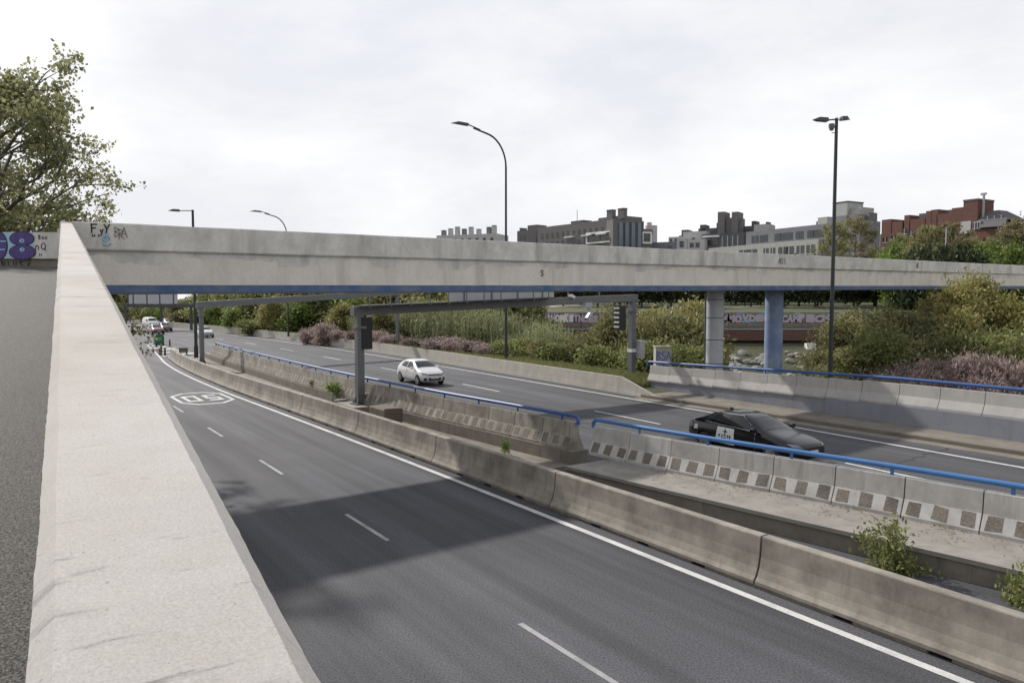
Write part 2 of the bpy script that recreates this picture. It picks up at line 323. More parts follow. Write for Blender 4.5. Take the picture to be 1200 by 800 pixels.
# paints of writing
M['ink'] = flat('black_spray_paint', (.025, .022, .02), .6)
M['inkgrey'] = flat('faded_spray_paint', (.22, .19, .16), .7)
M['purple'] = flat('purple_spray_paint', (.075, .05, .20), .6, 0, .45, 6)
M['cyan'] = flat('pale_blue_spray_paint', (.32, .52, .66), .6, 0, .15, 5)
M['bluepaint'] = flat('blue_spray_paint', (.06, .14, .42), .6)
M['teal'] = flat('teal_spray_paint', (.08, .36, .34), .6, 0, .3, 2)
M['girdershade'] = concrete('painted_girder_shade', (.075, .066, .052), (.035, .032, .026), streak=.5, blotch=.7, fine=6, bump=.5, sxy=.6, sz=.6)  # dark colour standing in for the shadow below the brown girder
M['pinkpaint'] = flat('pale_pink_spray_paint', (.42, .36, .40), .6, 0, .15, 2)
M['lilac'] = flat('lilac_spray_paint', (.30, .20, .42), .6, 0, .3, 1)
# leaves
M['lf_plane'] = leafmat('plane_tree_leaves', (.10, .11, .045), (.29, .295, .145), .45)
M['lf_green'] = leafmat('green_leaves', (.085, .105, .03), (.27, .285, .10), .42)
M['lf_olive'] = leafmat('olive_leaves', (.10, .105, .04), (.29, .275, .12), .4)
M['lf_yellow'] = leafmat('yellow_green_leaves', (.14, .135, .04), (.36, .325, .12), .4)
M['lf_pink'] = leafmat('pink_blossom_sprays', (.17, .13, .112), (.42, .32, .30), .3)
M['lf_reed'] = leafmat('reed_leaves', (.08, .10, .04), (.25, .265, .13), .34)
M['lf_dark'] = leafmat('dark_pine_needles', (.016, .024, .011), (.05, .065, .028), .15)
M['lf_bright'] = leafmat('bright_spring_leaves', (.08, .125, .02), (.20, .26, .06), .38)
M['lf_brown'] = leafmat('brownish_leaves', (.115, .105, .05), (.29, .26, .135), .4)
M['lf_grass'] = leafmat('grass_blades', (.085, .10, .03), (.21, .215, .085), .3)
M['lf_dry'] = leafmat('dry_leaf_litter', (.10, .06, .03), (.22, .14, .07), .1)

# ------------------------------------------------------------------ setting: ground, road, markings
def sheet(name, m, ss, tl, tr, z=0.0, nt_=2, kind='structure'):
    ss = np.asarray(ss, float); vs = []; uv = []
    for s in ss:
        a = float(tl(s)) if callable(tl) else tl; b = float(tr(s)) if callable(tr) else tr
        for j in range(nt_):
            t = Lp(a, b, j / (nt_ - 1)); zz = z(j / (nt_ - 1)) if callable(z) else z
            vs.append(xy(s, t, zz)); uv.append((s, t))
    n = nt_; fs = [(i*n+j, (i+1)*n+j, (i+1)*n+j+1, i*n+j+1) for i in range(len(ss)-1) for j in range(n-1)]
    me = bpy.data.meshes.new(name); me.from_pydata([tuple(v) for v in vs], [], [f[::-1] for f in fs]); me.update()
    me.materials.append(m)
    ul = me.uv_layers.new(name='UVMap')
    for l in me.loops: ul.data[l.index].uv = uv[l.vertex_index]
    o = put(name, me); o['kind'] = kind
    return o
def terrain(x, y):
    s = -x * sn + y * cs; t = x * cs + y * sn
    tr = np.where(s < 28.5, 30.4, T_rbar(np.clip(s, 28.5, 400)))
    d = t - tr
    z1 = np.interp(d, [-3, 3, 6, 12, 17, 400], [-.8, -.8, -.8, -3.0, -4.6, -4.6])
    z1 = np.where(d < 0, -.8, z1)
    k = np.clip((x + 12) / 14, 0, 1)
    z2 = np.interp(y, [-1e5, 78, 96, 99.5, 100.4, 130, 190, 260, 5000], [-4.6, -4.6, -.6, -.5, 3.4, 4.0, 5.0, 5.4, 5.4])
    zl = np.interp(y, [100, 160, 300], [-4.6, -.5, 1.0])
    far = Lp(zl, z2, k)
    z = np.where(d > 0, np.maximum(z1, far), z1)
    return z
def tz(p): return float(terrain(np.array(p[0]), np.array(p[1])))
def axis(a, b, step, far):
    v = list(np.arange(a, b + .01, step)); q = step; x = b
    while x < far: q *= 1.5; x += q; v.append(x)
    q = step; x = a
    while x > -far: q *= 1.5; x -= q; v.insert(0, x)
    return np.array(v)
gx, gy = axis(-80, 110, 1.5, 5000), axis(-20, 140, 1.5, 5000)
XX, YY = np.meshgrid(gx, gy); ZZ = terrain(XX, YY)
nx, ny = len(gx), len(gy)
me = bpy.data.meshes.new('ground')
me.from_pydata(np.stack([XX, YY, ZZ], -1).reshape(-1, 3).tolist(), [], [(j*nx+i, j*nx+i+1, (j+1)*nx+i+1, (j+1)*nx+i) for j in range(ny-1) for i in range(nx-1)])
me.materials.append(M['soil']); structure(put('ground', me))

SS = np.concatenate([np.arange(-40, 130, 2.0), np.arange(130, 421, 6.0)])
sheet('slip_road', M['slip'], np.arange(-40, 99, 2.0), lambda s: 1.55 if s < 45 else 1.55 + (s - 45) * .03, lambda s: float(T_nearedge(s)) + .9, 0.0, 6)
sheet('road', M['road'], np.arange(-40, 99, 2.0), lambda s: float(T_nearedge(s)) + .9, lambda s: 28.2 if s < 28 else float(T_rbar(s)) + .15, 0.0, 8)
sheet('road', M['road'], np.concatenate([[98], np.arange(100, 421, 4.0)]), lambda s: float(T_medge(s)) - 24.5, lambda s: float(T_rbar(s)) + .15, 0.0, 8)
sheet('median', M['floor'], np.arange(18, 73, 1.0), lambda s: float(T_nearbar(s)) + .2, lambda s: float(T_jer(s)) + .2, .008, 4)
sheet('median', M['floor'], np.arange(-40, 18.1, 2.0), lambda s: float(T_nearbar(s)) + .3, lambda s: float(T_jer(s)) - .6, -.38, 4)
b = MB(); q0, q1 = float(T_nearbar(18)) + .3, float(T_jer(18)) + .2
b.add([xy(18.01, q0, .0), xy(18.01, q1, .0), xy(18.01, q1, -.5), xy(18.01, q0, -.5), xy(18.3, q0, .0), xy(18.3, q1, .0), xy(18.3, q1, -.5), xy(18.3, q0, -.5)], [(0,1,2,3), (7,6,5,4), (0,4,5,1), (1,5,6,2), (2,6,7,3), (3,7,4,0)])
structure(b.build('median', M['ledge']))
def stripes(name, f, w, spans, z=.006, m=None):
    b = MB()
    for a, e in spans:
        ss = np.linspace(a, e, max(2, int((e - a) / 2) + 1)); o = []
        for s in ss:
            t = float(f(s)); o += [xy(s, t - w/2, z), xy(s, t + w/2, z)]
        b.add(o, [(2*i, 2*i+1, 2*i+3, 2*i+2) for i in range(len(ss)-1)])
    o = b.build(name, m or M['paint']); return structure(o)
stripes('road_marking', T_nearedge, .17, [(-20, 97)])
stripes('road_marking', T_medge, .17, [(-20, 300)])
stripes('road_marking', T_dash1, .10, [(7.2 + 7.4*k, 9.6 + 7.4*k) for k in range(-3, 12)], m=M['paint_worn'])
stripes('road_marking', T_mdash, .13, [(8.9 + 13.0*k, 13.3 + 13.0*k) for k in range(-2, 18)])
stripes('road_marking', T_mdash2, .12, [(61.5 + 13.0*k, 65.5 + 13.0*k) for k in range(0, 14)], m=M['paint_worn'])
stripes('road_marking', lambda s: T_medge(s) - 18.5 if s > 96 else T_nearedge(s) - 8.2, .15, [(-20, 96)])
# gore hatching ahead of the barrier nose
b = MB()
for k in range(5):
    s0 = 73.5 + k * 4.2; ta = float(T_nearedge(s0)) + .35; tb = float(T_nearedge(s0 + 3)) + max(.8, 3.6 - k * .65)
    b.add([xy(s0, ta, .007), xy(s0 + .9, ta, .007), xy(s0 + 3.6, tb, .007), xy(s0 + 2.7, tb, .007)], [(0, 1, 2, 3)])
structure(b.build('road_marking', M['paint']))
stripes('road_marking', lambda s: T_nearedge(s) + Lp(3.7, .25, (s - 72) / 24), .16, [(72, 96)])
# the 50 in its box, read by drivers coming towards the camera
b = MB()
def ring(pts, w, b, z=.007):
    n = len(pts); c = Vector((sum(p[0] for p in pts) / n, sum(p[1] for p in pts) / n))
    inn = [(c.x + (p[0]-c.x) * (1 - w[0]), c.y + (p[1]-c.y) * (1 - w[1])) for p in pts]
    b.add([xy(p[0], p[1], z) for p in pts] + [xy(p[0], p[1], z) for p in inn], [(i, (i+1) % n, n + (i+1) % n, n + i) for i in range(n)])
ring([(38.9, 8.0), (38.9, 9.2), (40.0, 10.0), (43.0, 10.0), (44.1, 9.3), (44.1, 8.1), (43.0, 7.35), (40.0, 7.35)], (.095, .12), b)
def q4(s0, s1, t0, t1): b.add([xy(s0, t0, .007), xy(s1, t0, .007), xy(s1, t1, .007), xy(s0, t1, .007)], [(0, 1, 2, 3)])
# 0 : t 7.85..8.7
for (a, c, d, e) in ((40.3, 42.7, 7.8, 7.97), (40.3, 42.7, 8.36, 8.53), (40.3, 40.7, 7.97, 8.36), (42.3, 42.7, 7.97, 8.36)): q4(a, c, d, e)
# 5 : its top lies towards the camera, its left side at high t
for (a, c, d, e) in ((40.3, 40.7, 8.85, 9.55), (40.7, 41.6, 9.38, 9.55), (41.2, 41.6, 8.85, 9.38), (41.6, 42.3, 8.85, 9.02), (42.3, 42.7, 8.85, 9.55)): q4(a, c, d, e)
structure(b.build('road_marking', M['paint']))

M['tar'] = flat('crack_sealing_tar', (.035, .035, .037), .6)
rk = random.Random(9)
for (a, e, w) in (((1020, 552), (1100, 528), .07), ((1100, 528), (1130, 521), .05), ((620, 462), (800, 520), .05), ((470, 446), (300, 402), .05)):
    p0, p1 = G(*a, .0055), G(*e, .0055); b = MB(); o = []; n_ = 26; d = (p1 - p0); nrm = Vector((-d.y, d.x, 0)).normalized()
    for i in range(n_ + 1):
        q = p0 + d * i / n_ + nrm * (mn0.noise(Vector((i * .45, a[0], 0))) * .22); ww = w * rk.uniform(.5, 1.3) / 2; o += [q - nrm * ww, q + nrm * ww]
    b.add(o, [(2*i, 2*i+1, 2*i+3, 2*i+2) for i in range(n_)]); structure(b.build('road_crack', M['tar']))
# kerb and sidewalk on the far side (right)
def strip_prism(name, m, ss, prof, tf, parent=None):
    vs = []; k = len(prof)
    for s in ss:
        for (t, z) in prof: vs.append(xy(s, float(tf(s)) + t, z))
    fs = [(i*k + j, i*k + (j+1) % k, (i+1)*k + (j+1) % k, (i+1)*k + j) for i in range(len(ss)-1) for j in range(k)]
    fs += [tuple(range(k)), tuple(range((len(ss)-1)*k, len(ss)*k))]
    b = MB(); b.add(vs, fs); return b.build(name, m, parent)
KS = np.arange(-30, 28.6, 1.5)
structure(strip_prism('gutter', M['pave'], KS, [(-.62, -.1), (-.62, .012), (-.002, .016), (-.002, -.1)], lambda s: 28.0))
structure(strip_prism('kerb', M['kerb'], KS, [(0, -.2), (0, .15), (.02, .17), (.2, .17), (.2, -.2)], lambda s: 28.0))
structure(strip_prism('sidewalk', M['pave'], KS, [(.203, -.2), (.203, .162), (2.6, .18), (2.6, -.2)], lambda s: 28.0))
b = MB(); b.add([xy(28.4, 28.205, .19), xy(28.4, 31.2, .19), xy(33.5, 31.4, .3), xy(33.5, 28.95, .3), xy(30.5, 28.6, .2), xy(28.4, 28.205, -.3), xy(28.4, 31.2, -.3), xy(33.5, 31.4, -.3), xy(33.5, 28.95, -.3), xy(30.5, 28.6, -.3)], [(0,1,2,3,4), (9,8,7,6,5), (0,5,6,1), (1,6,7,2), (2,7,8,3), (3,8,9,4), (4,9,5,0)])
structure(b.build('verge', M['soil']))
# grass verge behind the low wall
vb = MB(); VS = np.concatenate([np.arange(28.5, 130, 2.0), np.arange(130, 401, 8.0)]); prof = [(.28, -.3), (.28, .72), (1.5, .62), (4.2, .45), (6.5, -.75)]
vk = lambda s: min(1, max(.22, (s - 28.3) / 4.5))
vs = [xy(s, float(T_rbar(s)) + t, z * vk(s) if z > 0 else z) for s in VS for (t, z) in prof]; k = 5
vb.add(vs, [(i*k+j, i*k+j+1, (i+1)*k+j+1, (i+1)*k+j) for i in range(len(VS)-1) for j in range(k-1)])
structure(vb.build('verge', M['grasslawn']))
vb = MB(); VS = np.arange(-30, 31, 2.0); prof = [(.4, -.3), (.4, .75), (2.5, .5), (6.5, -.75)]; k = 4
vb.add([xy(s, 30.3 + t, z) for s in VS for (t, z) in prof], [(i*k+j, i*k+j+1, (i+1)*k+j+1, (i+1)*k+j) for i in range(len(VS)-1) for j in range(k-1)])
structure(vb.build('verge', M['soil']))

# ------------------------------------------------------------------ barriers
def place_seg(f, s1, s0, z=0):
    a = xy(s1, float(f(s1)), z); e = xy(s0, float(f(s0)), z); d = e - a
    return a, math.atan2(d.y, d.x), d.length
# long smooth segments along the slip road
NB = [(0, 0), (0, .06), (.06, .13), (.12, .27), (.165, .48), (.19, .83), (.205, .85), (.385, .85), (.40, .83), (.425, .48), (.47, .27), (.53, .13), (.59, .06), (.59, 0)]
nb_joints = [8.4 + 6.1 * k for k in range(-3, 11)]
def near_seg_mesh(Lg):
    b = MB(); b.prism([(y, z + .07) if z > 0 else (y, z + .07) for y, z in NB], .022, Lg - .022, 1)
    for x in np.arange(.0, Lg, 1.525):
        b.box(max(.02, x + .35), min(Lg - .02, x + 1.525), .04, .58, .0, .0705)
    return b
order = sorted(nb_joints, reverse=True)
nb_objs = []
for i in range(len(order) - 1):
    a, rz, Lg = place_seg(T_nearbar, order[i], order[i+1])
    o = near_seg_mesh(Lg).build('barrier_segment', M['nearbar'], None, a, rz)
    nb_objs.append((o, order[i+1]))
vis = [x for x in nb_objs if x[1] > 0]
for i, (o, s) in enumerate(reversed(nb_objs)):
    j = i - 1
    tag(o, 'long stained concrete barrier beside the slip road, %s from the photo\'s right edge' % ordw(max(1, j)) if j >= 1 else 'long stained concrete barrier beside the slip road outside the right edge', 'barrier', 'smooth concrete barriers along the slip road')
# tapering nose where the barrier starts
a, rz, Lg = place_seg(T_nearbar, 73.6, order[0])
b = MB(); k = len(NB); vs = [(.0, .31 + (y - .31) * .5, z * .35) for y, z in NB] + [(Lg, y, z + .07) for y, z in NB]
b.add(vs, [(j, (j+1) % k, k + (j+1) % k, k + j) for j in range(k)] + [tuple(range(k)), tuple(range(k, 2*k))])
tag(b.build('barrier_segment', M['nearbar'], None, a, rz), 'tapering concrete barrier nose behind the small dark bollards', 'barrier')

# ledge with raised slab, right part of the median
b = MB(); ss = np.arange(-30, 17.6, 1.5)
T_ledge = curve([(-30, 19.0), (0, 15.45), (5.5, 14.75), (10, 14.1), (14, 13.6), (17.6, 13.15)])
o = strip_prism('retaining_wall', M['oldwall'], ss, [(0, -.6), (0, .36), (.35, .36), (.35, -.6)], T_ledge)
tag(o, 'stained low concrete wall edging the raised median ledge under the bridge', 'wall')
sl = MB(); vs = []
for s in ss:
    a, e = float(T_ledge(s)), float(T_jer(s)) + .5
    vs += [xy(s, a - .05, .362), xy(s, a - .05, .45), xy(s, e, .455), xy(s, e, .362)]
n_ = len(ss); sl.add(vs, [(i*4+j, i*4+(j+1) % 4, (i+1)*4+(j+1) % 4, (i+1)*4+j) for i in range(n_-1) for j in range(4)] + [(0,1,2,3), tuple(range((n_-1)*4, n_*4))])
tag(sl.build('concrete_ledge', M['ledge']), 'pale concrete ledge strewn with dry leaves in front of the block barriers', 'ledge')
ss = np.arange(18.0, 70.1, 2.0)
o = strip_prism('retaining_wall', M['oldwall'], ss, [(-.06, -.1), (-.06, .43), (.62, .43), (.62, -.1)], T_jer)
tag(o, 'dark stained base wall carrying the block barriers left of the gap', 'wall')

# barriers with rough aggregate panels
JP = [(0, 0), (0, .08), (.175, .41), (.225, .855), (.235, .87), (.395, .87), (.405, .855), (.455, .41), (.63, .08), (.63, 0)]
def jersey_mesh(Lg, name='barrier_segment'):
    b = MB(); b.prism(JP, .012, Lg - .012); return b
def rough_mb(Lg, k):
    d = Vector((0, .175, .33)).normalized(); nrm = Vector((0, -d.z, d.y)); b = MB()
    xm = Lg * (k + .5) / 3 + .02 * (k - 1); w = .14
    p0 = Vector((xm, 0, .08)) + d * .04; p1 = Vector((xm, 0, .08)) + d * .345; th = nrm * .006
    a = [p0 - Vector((w,0,0)), p0 + Vector((w,0,0)), p1 + Vector((w*.95,0,0)), p1 - Vector((w*.95,0,0))]; a = [v + Vector((random.uniform(-.02, .02), 0, 0)) + d * random.uniform(-.022, .022) for v in a]
    b.add([v + th for v in a] + [v - th for v in a], [(0,1,2,3), (7,6,5,4), (0,4,5,1), (1,5,6,2), (2,6,7,3), (3,7,4,0)])
    return b
JL = 1.5
proto = {}
def jersey(kind, f, s1, s0, z, label, grp, panels=True):
    a, rz, Lg = place_seg(f, s1, s0, z)
    key = (kind, panels, len(proto) if panels and len(proto) < 9 else random.randrange(9)) if panels else (kind, panels)
    if key not in proto:
        o = jersey_mesh(JL).build('barrier_segment', M[kind])
        if panels:
            for k in range(3): rough_mb(JL, k).build('rough_panel', M['rough'], o)
        proto[key] = o
    else: o = copy_tree(proto[key])
    o.location = a; o.rotation_euler = (0, 0, rz); o.scale = (Lg / JL, 1, 1)
    return tag(o, label, 'barrier', grp)
n = 0
for k in range(0, 17):
    s1 = 17.35 - JL * k; n += 1
    if s1 - JL < -4: break
    jersey('jersey', T_jer, s1, s1 - JL, .45, 'pale concrete barrier with three rough panels on the ledge, %s right of the gap' % ordw(n), 'panelled barriers on the median ledge')
n = 0; s0 = 18.2
while s0 < 66.5:
    n += 1
    jersey('jersey_old', T_jer, s0 + JL, s0, .43, 'weathered concrete barrier with three rough panels, %s left of the gap' % ordw(n), 'weathered barriers left of the gap')
    s0 += JL
# right: plain jersey blocks on a blue-grey wall
T_rj = curve([(-30, 29.0), (11, 29.75), (19, 30.0), (30.5, 30.35)])
zr = lambda s: Lp(.93, .57, min(1, max(0, (s - 16) / 14)))
o = None
ss = np.arange(-12, 30.6, 1.0)
def rw(name, ss, off, label):
    b = MB(); vs = []
    for s in ss:
        t = float(T_rj(s)) + off
        vs += [xy(s, t, -.1), xy(s, t, zr(s)), xy(s, t + .6, zr(s)), xy(s, t + .6, -.1)]
    n_ = len(ss); b.add(vs, [(i*4+j, i*4+(j+1) % 4, (i+1)*4+(j+1) % 4, (i+1)*4+j) for i in range(n_-1) for j in range(4)] + [(0,1,2,3), tuple(range((n_-1)*4, n_*4))])
    return tag(b.build(name, M['bluegrey']), label, 'wall')
rw('retaining_wall', np.arange(19.02, 30.7, .5), .06, 'blue-grey painted base wall under the barriers beside the bridge piers')
rw('retaining_wall', np.arange(-12, 19.01, .5), -.06, 'blue-grey painted base wall stepped forward, below the barriers at right')
n = 0; s1 = 30.4
while s1 > -8:
    n += 1; s0 = s1 - 1.62
    z = zr((s1 + s0) / 2) + .002
    o = jersey('jersey_grey', T_rj, s1, s0, z, 'plain grey concrete barrier on the blue-grey wall, %s from its left end' % ordw(n), 'plain barriers on the right wall', False)
    s1 = s0
# low smooth wall along the main road, ends in a ramp-down
b = MB(); ss = list(np.arange(30.5, 130, 1.5)) + list(np.arange(130, 400, 6)); vs = []
for s in [27.6, 28.3, 29.2] + ss:
    t = float(T_rbar(max(s, 28.5))); hh = min(.92, .12 + max(0, s - 27.6) * .28)
    vs += [xy(s, t, -.05), xy(s, t + .05, hh * .35), xy(s, t + .1, hh), xy(s, t + .27, hh), xy(s, t + .3, -.05)]
n_ = len(vs) // 5; b.add(vs, [(i*5+j, i*5+(j+1) % 5, (i+1)*5+(j+1) % 5, (i+1)*5+j) for i in range(n_-1) for j in range(5)] + [(0,1,2,3,4), tuple(range((n_-1)*5, n_*5))])
tag(b.build('barrier_wall', M['rwall']), 'long low concrete wall along the grass verge, sloping down at its end', 'wall')

# blue rails
def rail(f, off, s0, s1, zf, label, m, ends, r=.062, step=2.3, droop=.26):
    root = thing('guard_rail', label, 'guard rail', xy(s0, float(f(s0)) + off, 0))
    o0 = root.location.copy()
    P = lambda s, dz=0: xy(s, float(f(s)) + off, zf(s) + dz) - o0
    path = [P(s) for s in np.linspace(s0, s1, max(3, int(abs(s1 - s0))))]
    def drop(p, q):
        d = (p - q).normalized(); return [p + d * .1 - Vector((0,0,.03)), p + d * .16 - Vector((0,0,.1)), p + d * .17 - Vector((0,0,droop))]
    if ends[0]: path = drop(path[0], path[1])[::-1] + path
    if ends[1]: path = path + drop(path[-1], path[-2])
    b = MB(); b.tube(path, r, 10); b.build('rail', m, root, smooth=True, ang=60)
    s = s0 + .6
    while s < s1 - .3:
        b = MB(); p = P(s); b.bar(p - Vector((0,0,.30)), p - Vector((0,0,.04)), .06, .05); b.box(p.x - .07, p.x + .07, p.y - .07, p.y + .07, p.z - .30, p.z - .285)
        b.build('post', m, root); s += step
    return root
ztop = lambda s: .45 + .87 + .19
rail(T_jer, .31, -8, 17.3, ztop, 'light blue tubular rail on the pale barriers right of the gap', M['bluerail'], (0, 1))
rail(T_jer, .31, 18.3, 66, lambda s: .43 + .87 + .20, 'long blue tubular rail on the weathered barriers left of the gap', M['bluerail2'], (1, 1))
rail(T_rj, .31, -8, 30.5, lambda s: zr(s) + .87 + .2, 'blue tubular rail on the plain barriers along the river side', M['bluerail2'], (0, 1), r=.068)

# ------------------------------------------------------------------ the ramp under the camera
vdir = ray(73, 240); hv = math.hypot(vdir.x, vdir.y); slope = vdir.z / hv
kL = .70 / ray(32, 800).y; L0 = ray(32, 800) * kL; rr0 = ray(375, 800); hu = Vector((vdir.x / hv, vdir.y / hv, 0)); kR = (L0.z + .022 - .036 - slope * L0.dot(hu)) / (rr0.z - slope * rr0.dot(hu)); R0 = rr0 * kR
ux, uy = vdir.x / hv, vdir.y / hv                       # along the ramp (away)
wid = (R0.x - L0.x) * uy - (R0.y - L0.y) * ux           # width across
ramp_rz = math.atan2(uy, ux)
zl0 = H + L0.z + .022
RLEN = (19.55 - L0.y) / uy                                # to the corner with the bridge
ramp = thing('pedestrian_ramp', 'pedestrian ramp with a pale worn concrete parapet in the foreground, rising to the bridge', 'ramp', (L0.x, L0.y, zl0), ramp_rz)
# local: x along, y = left (so the road side is y = -wid)
c = .022; c2 = .03
prof = [(0, -1.2), (0, -c), (-c, 0), (-wid + c2, 0), (-wid, -c2 * 1.2), (-wid, -1.2)]
from mathutils import noise as mn
def jit(x, j):
    if j in (0, 5): return 0, 0
    q = mn.noise(Vector((x * 3.1, j * 5.3, 0))) * .0025 + mn.noise(Vector((x * 23, j * 3.3, 4))) * .0016
    q2 = mn.noise(Vector((x * 2.3, j * 7.7, 9))) * .002 + mn.noise(Vector((x * 27, j * 2.1, 2))) * .0013
    return q, q2
b = MB()
xs = list(np.arange(-4, -1, .5)) + list(np.arange(-1, 6, .025)) + list(np.arange(6, RLEN, .15)) + [RLEN]
k = 6; vs = []
for x in xs:
    for j, (y, z) in enumerate(prof):
        dy, dz = jit(x, j); vs.append((x, y + dy, z + dz + slope * x))
n_ = len(xs); b.add(vs, [(i*k+j, i*k+(j+1) % k, (i+1)*k+(j+1) % k, (i+1)*k+j) for i in range(n_-1) for j in range(k)] + [tuple(range(k)), tuple(range((n_-1)*k, n_*k))])
b.build('parapet', M['parapet'], ramp, smooth=True, ang=20)
XC = 20.6                                                 # crest of the walkway
def wz(x): return slope * min(x, XC) - 1.07
b = MB(); xs = [-6, 0, 5, 10, 15, XC, XC + 1.5, XC + 3.2]; vs = []
for x in xs: vs += [(x, 0.003, wz(x)), (x, 4.2, wz(x))]
b.add(vs, [(2*i, 2*i+2, 2*i+3, 2*i+1) for i in range(len(xs) - 1)])
wk = b.build('walkway', M['walk'], ramp)
ul = wk.data.uv_layers.new(name='UVMap')
for l in wk.data.loops: v = wk.data.vertices[l.vertex_index].co; ul.data[l.index].uv = (v.x, v.y)
b = MB(); xs2 = [-6, RLEN]; vs = []
for x in xs2: vs += [(x, -wid + .03, slope * x - 1.2), (x, 4.2, slope * x - 1.2), (x, 4.2, -zl0 - .3), (x, -wid + .03, -zl0 - .3)]
b.add(vs, [(0,1,5,4), (1,2,6,5), (2,3,7,6), (3,0,4,7), (0,3,2,1), (4,5,6,7)])
b.build('abutment', M['bridge'], ramp)
b = MB(); b.prism([(4.2, -1.3), (4.2, 0), (4.45, 0), (4.45, -1.3)], -6, XC - .5, 12, lambda x: slope * x)
b.build('parapet', M['bridge'], ramp)

# ------------------------------------------------------------------ writing
def text_mb(body, size, ext=.0, offset=0.0, shear=0.0, res=3):
    cu = bpy.data.curves.new('t', 'FONT'); cu.body = body; cu.size = size; cu.offset = offset; cu.shear = shear; cu.resolution_u = res
    cu.align_x = 'CENTER'; cu.align_y = 'CENTER'; cu.extrude = ext
    o = bpy.data.objects.new('t', cu); COL.objects.link(o)
    dg = bpy.context.evaluated_depsgraph_get(); me = bpy.data.meshes.new_from_object(o.evaluated_get(dg))
    v = [tuple(x.co) for x in me.vertices]; f = [tuple(p.vertices) for p in me.polygons]
    bpy.data.objects.remove(o); bpy.data.curves.remove(cu); bpy.data.meshes.remove(me)
    return v, f
def strokes(b, lines, w, y, mi=0, th=.004):
    for ln in lines:
        for (p, q) in zip(ln[:-1], ln[1:]):
            a, e = Vector((p[0], 0, p[1])), Vector((q[0], 0, q[1])); d = (e - a)
            if d.length < 1e-5: continue
            d.normalize(); nrm = Vector((-d.z, 0, d.x)) * w / 2; a = a - d * w * .3; e = e + d * w * .3
            pts = [a - nrm, e - nrm, e + nrm, a + nrm]
            b.add([(v.x, y, v.z) for v in pts] + [(v.x, y - th, v.z) for v in pts], [(0,1,2,3), (7,6,5,4), (0,4,5,1), (1,5,6,2), (2,6,7,3), (3,7,4,0)], mi)
def arc(cx, cz, rx, rz, a0, a1, n=10): return [(cx + rx * math.cos(R(a0 + (a1 - a0) * i / n)), cz + rz * math.sin(R(a0 + (a1 - a0) * i / n))) for i in range(n + 1)]
LET = {'F': [[(0,0),(0,1)], [(-.1,1),(.6,1.02)], [(0,.55),(.45,.58)]], 'Y': [[(0,1),(.28,.5),(.6,1.05)], [(.28,.5),(.2,0)]], 'y': [[(0,.55),(.2,.2)], [(.42,.6),(.1,-.25)]],
       'N': [[(0,0),(0,1),(.5,0),(.5,1)]], 'I': [[(.1,0),(.1,1)]], 'U': [[(0,1),(0,.15),(.2,0),(.42,.15),(.42,1)]], 'S': [[(.5,.9),(.2,1),(0,.75),(.45,.35),(.3,0),(0,.1)]],
       'R': [[(0,0),(0,1),(.4,.85),(.05,.5),(.5,0)]], 'Q': [arc(.3,.5,.3,.45,0,360,12), [(.4,.2),(.7,-.1)]], 'o': [arc(.2,.3,.2,.3,0,360,10)], 'B': [[(0,0),(0,1),(.4,.8),(.05,.52),(.45,.25),(0,0)]],
       'n': [[(0,0),(0,.6)], [(0,.5),(.25,.62),(.4,.45),(.4,0)]], 'J': [[(.4,1),(.4,.2),(.2,0),(0,.2)]], 'M': [[(0,0),(.05,1),(.3,.4),(.55,1),(.6,0)]], 'K': [[(0,0),(0,1)], [(.5,1),(0,.45),(.5,0)]], 'A': [[(0,0),(.28,1),(.55,0)], [(.1,.35),(.46,.35)]]}
def word(b, txt, x, z, h, w, y, mi=0, sp=.75, sx=1.0):
    for ch in txt:
        if ch in LET: strokes(b, [[(x + p[0] * h * sx, z + p[1] * h) for p in ln] for ln in LET[ch]], w, y, mi)
        x += h * sp * sx

# ------------------------------------------------------------------ wall with bubble graffiti at the head of the ramp
GY = 21.2
gl, gr = D(-260, 272, GY), D(63.5, 272.5, GY); gt = gl.z; gb = D(30, 303, GY).z
gwl = (gr - gl).length
gw = thing('graffiti_wall', 'concrete wall with purple and pale blue bubble graffiti at the head of the ramp', 'wall', (gl.x, GY, gt), 0)
b = MB(); b.box(0, gwl, 0, .3, gb - gt, 0); b.build('wall_panel', M['bridge'], gw)
b = MB(); b.box(0, gwl + .1, .1, .5, -3.2, gb - gt - .003); b.build('base_wall', M['oldwall'], gw)
hh = gt - gb; px_m = GY / F
def gx_(px): return (px - 600) * px_m * 1.0 - gl.x
g = MB()
def blob(cx, cz, rx, rz, y, mi, n=22, th=.004):
    v = [(cx + rx * math.cos(2*math.pi*i/n), y, cz + rz * math.sin(2*math.pi*i/n)) for i in range(n)]
    g.add(v + [(p[0], y - th, p[2]) for p in v], [tuple(range(n)), tuple(range(n, 2*n))[::-1]] + [(i, (i+1) % n, n + (i+1) % n, n + i) for i in range(n)], mi)
zc = -hh / 2
cx = gx_(29.5)
g.box(gx_(-40), gx_(43), -.003, -.001, -hh + .03, -.02, 1)                        # pale blue fill behind the letters
blob(cx, zc + .19, .36, .21, -.006, 2); blob(cx, zc - .19, .39, .22, -.0065, 2)      # dark outline
blob(cx, zc + .19, .33, .185, -.011, 0); blob(cx, zc - .19, .36, .195, -.0115, 0)
for dz in (.13, -.12): blob(cx + .0, zc + dz, .07, .055, -.016, 1); blob(cx + .01, zc + dz, .025, .02, -.021, 2)
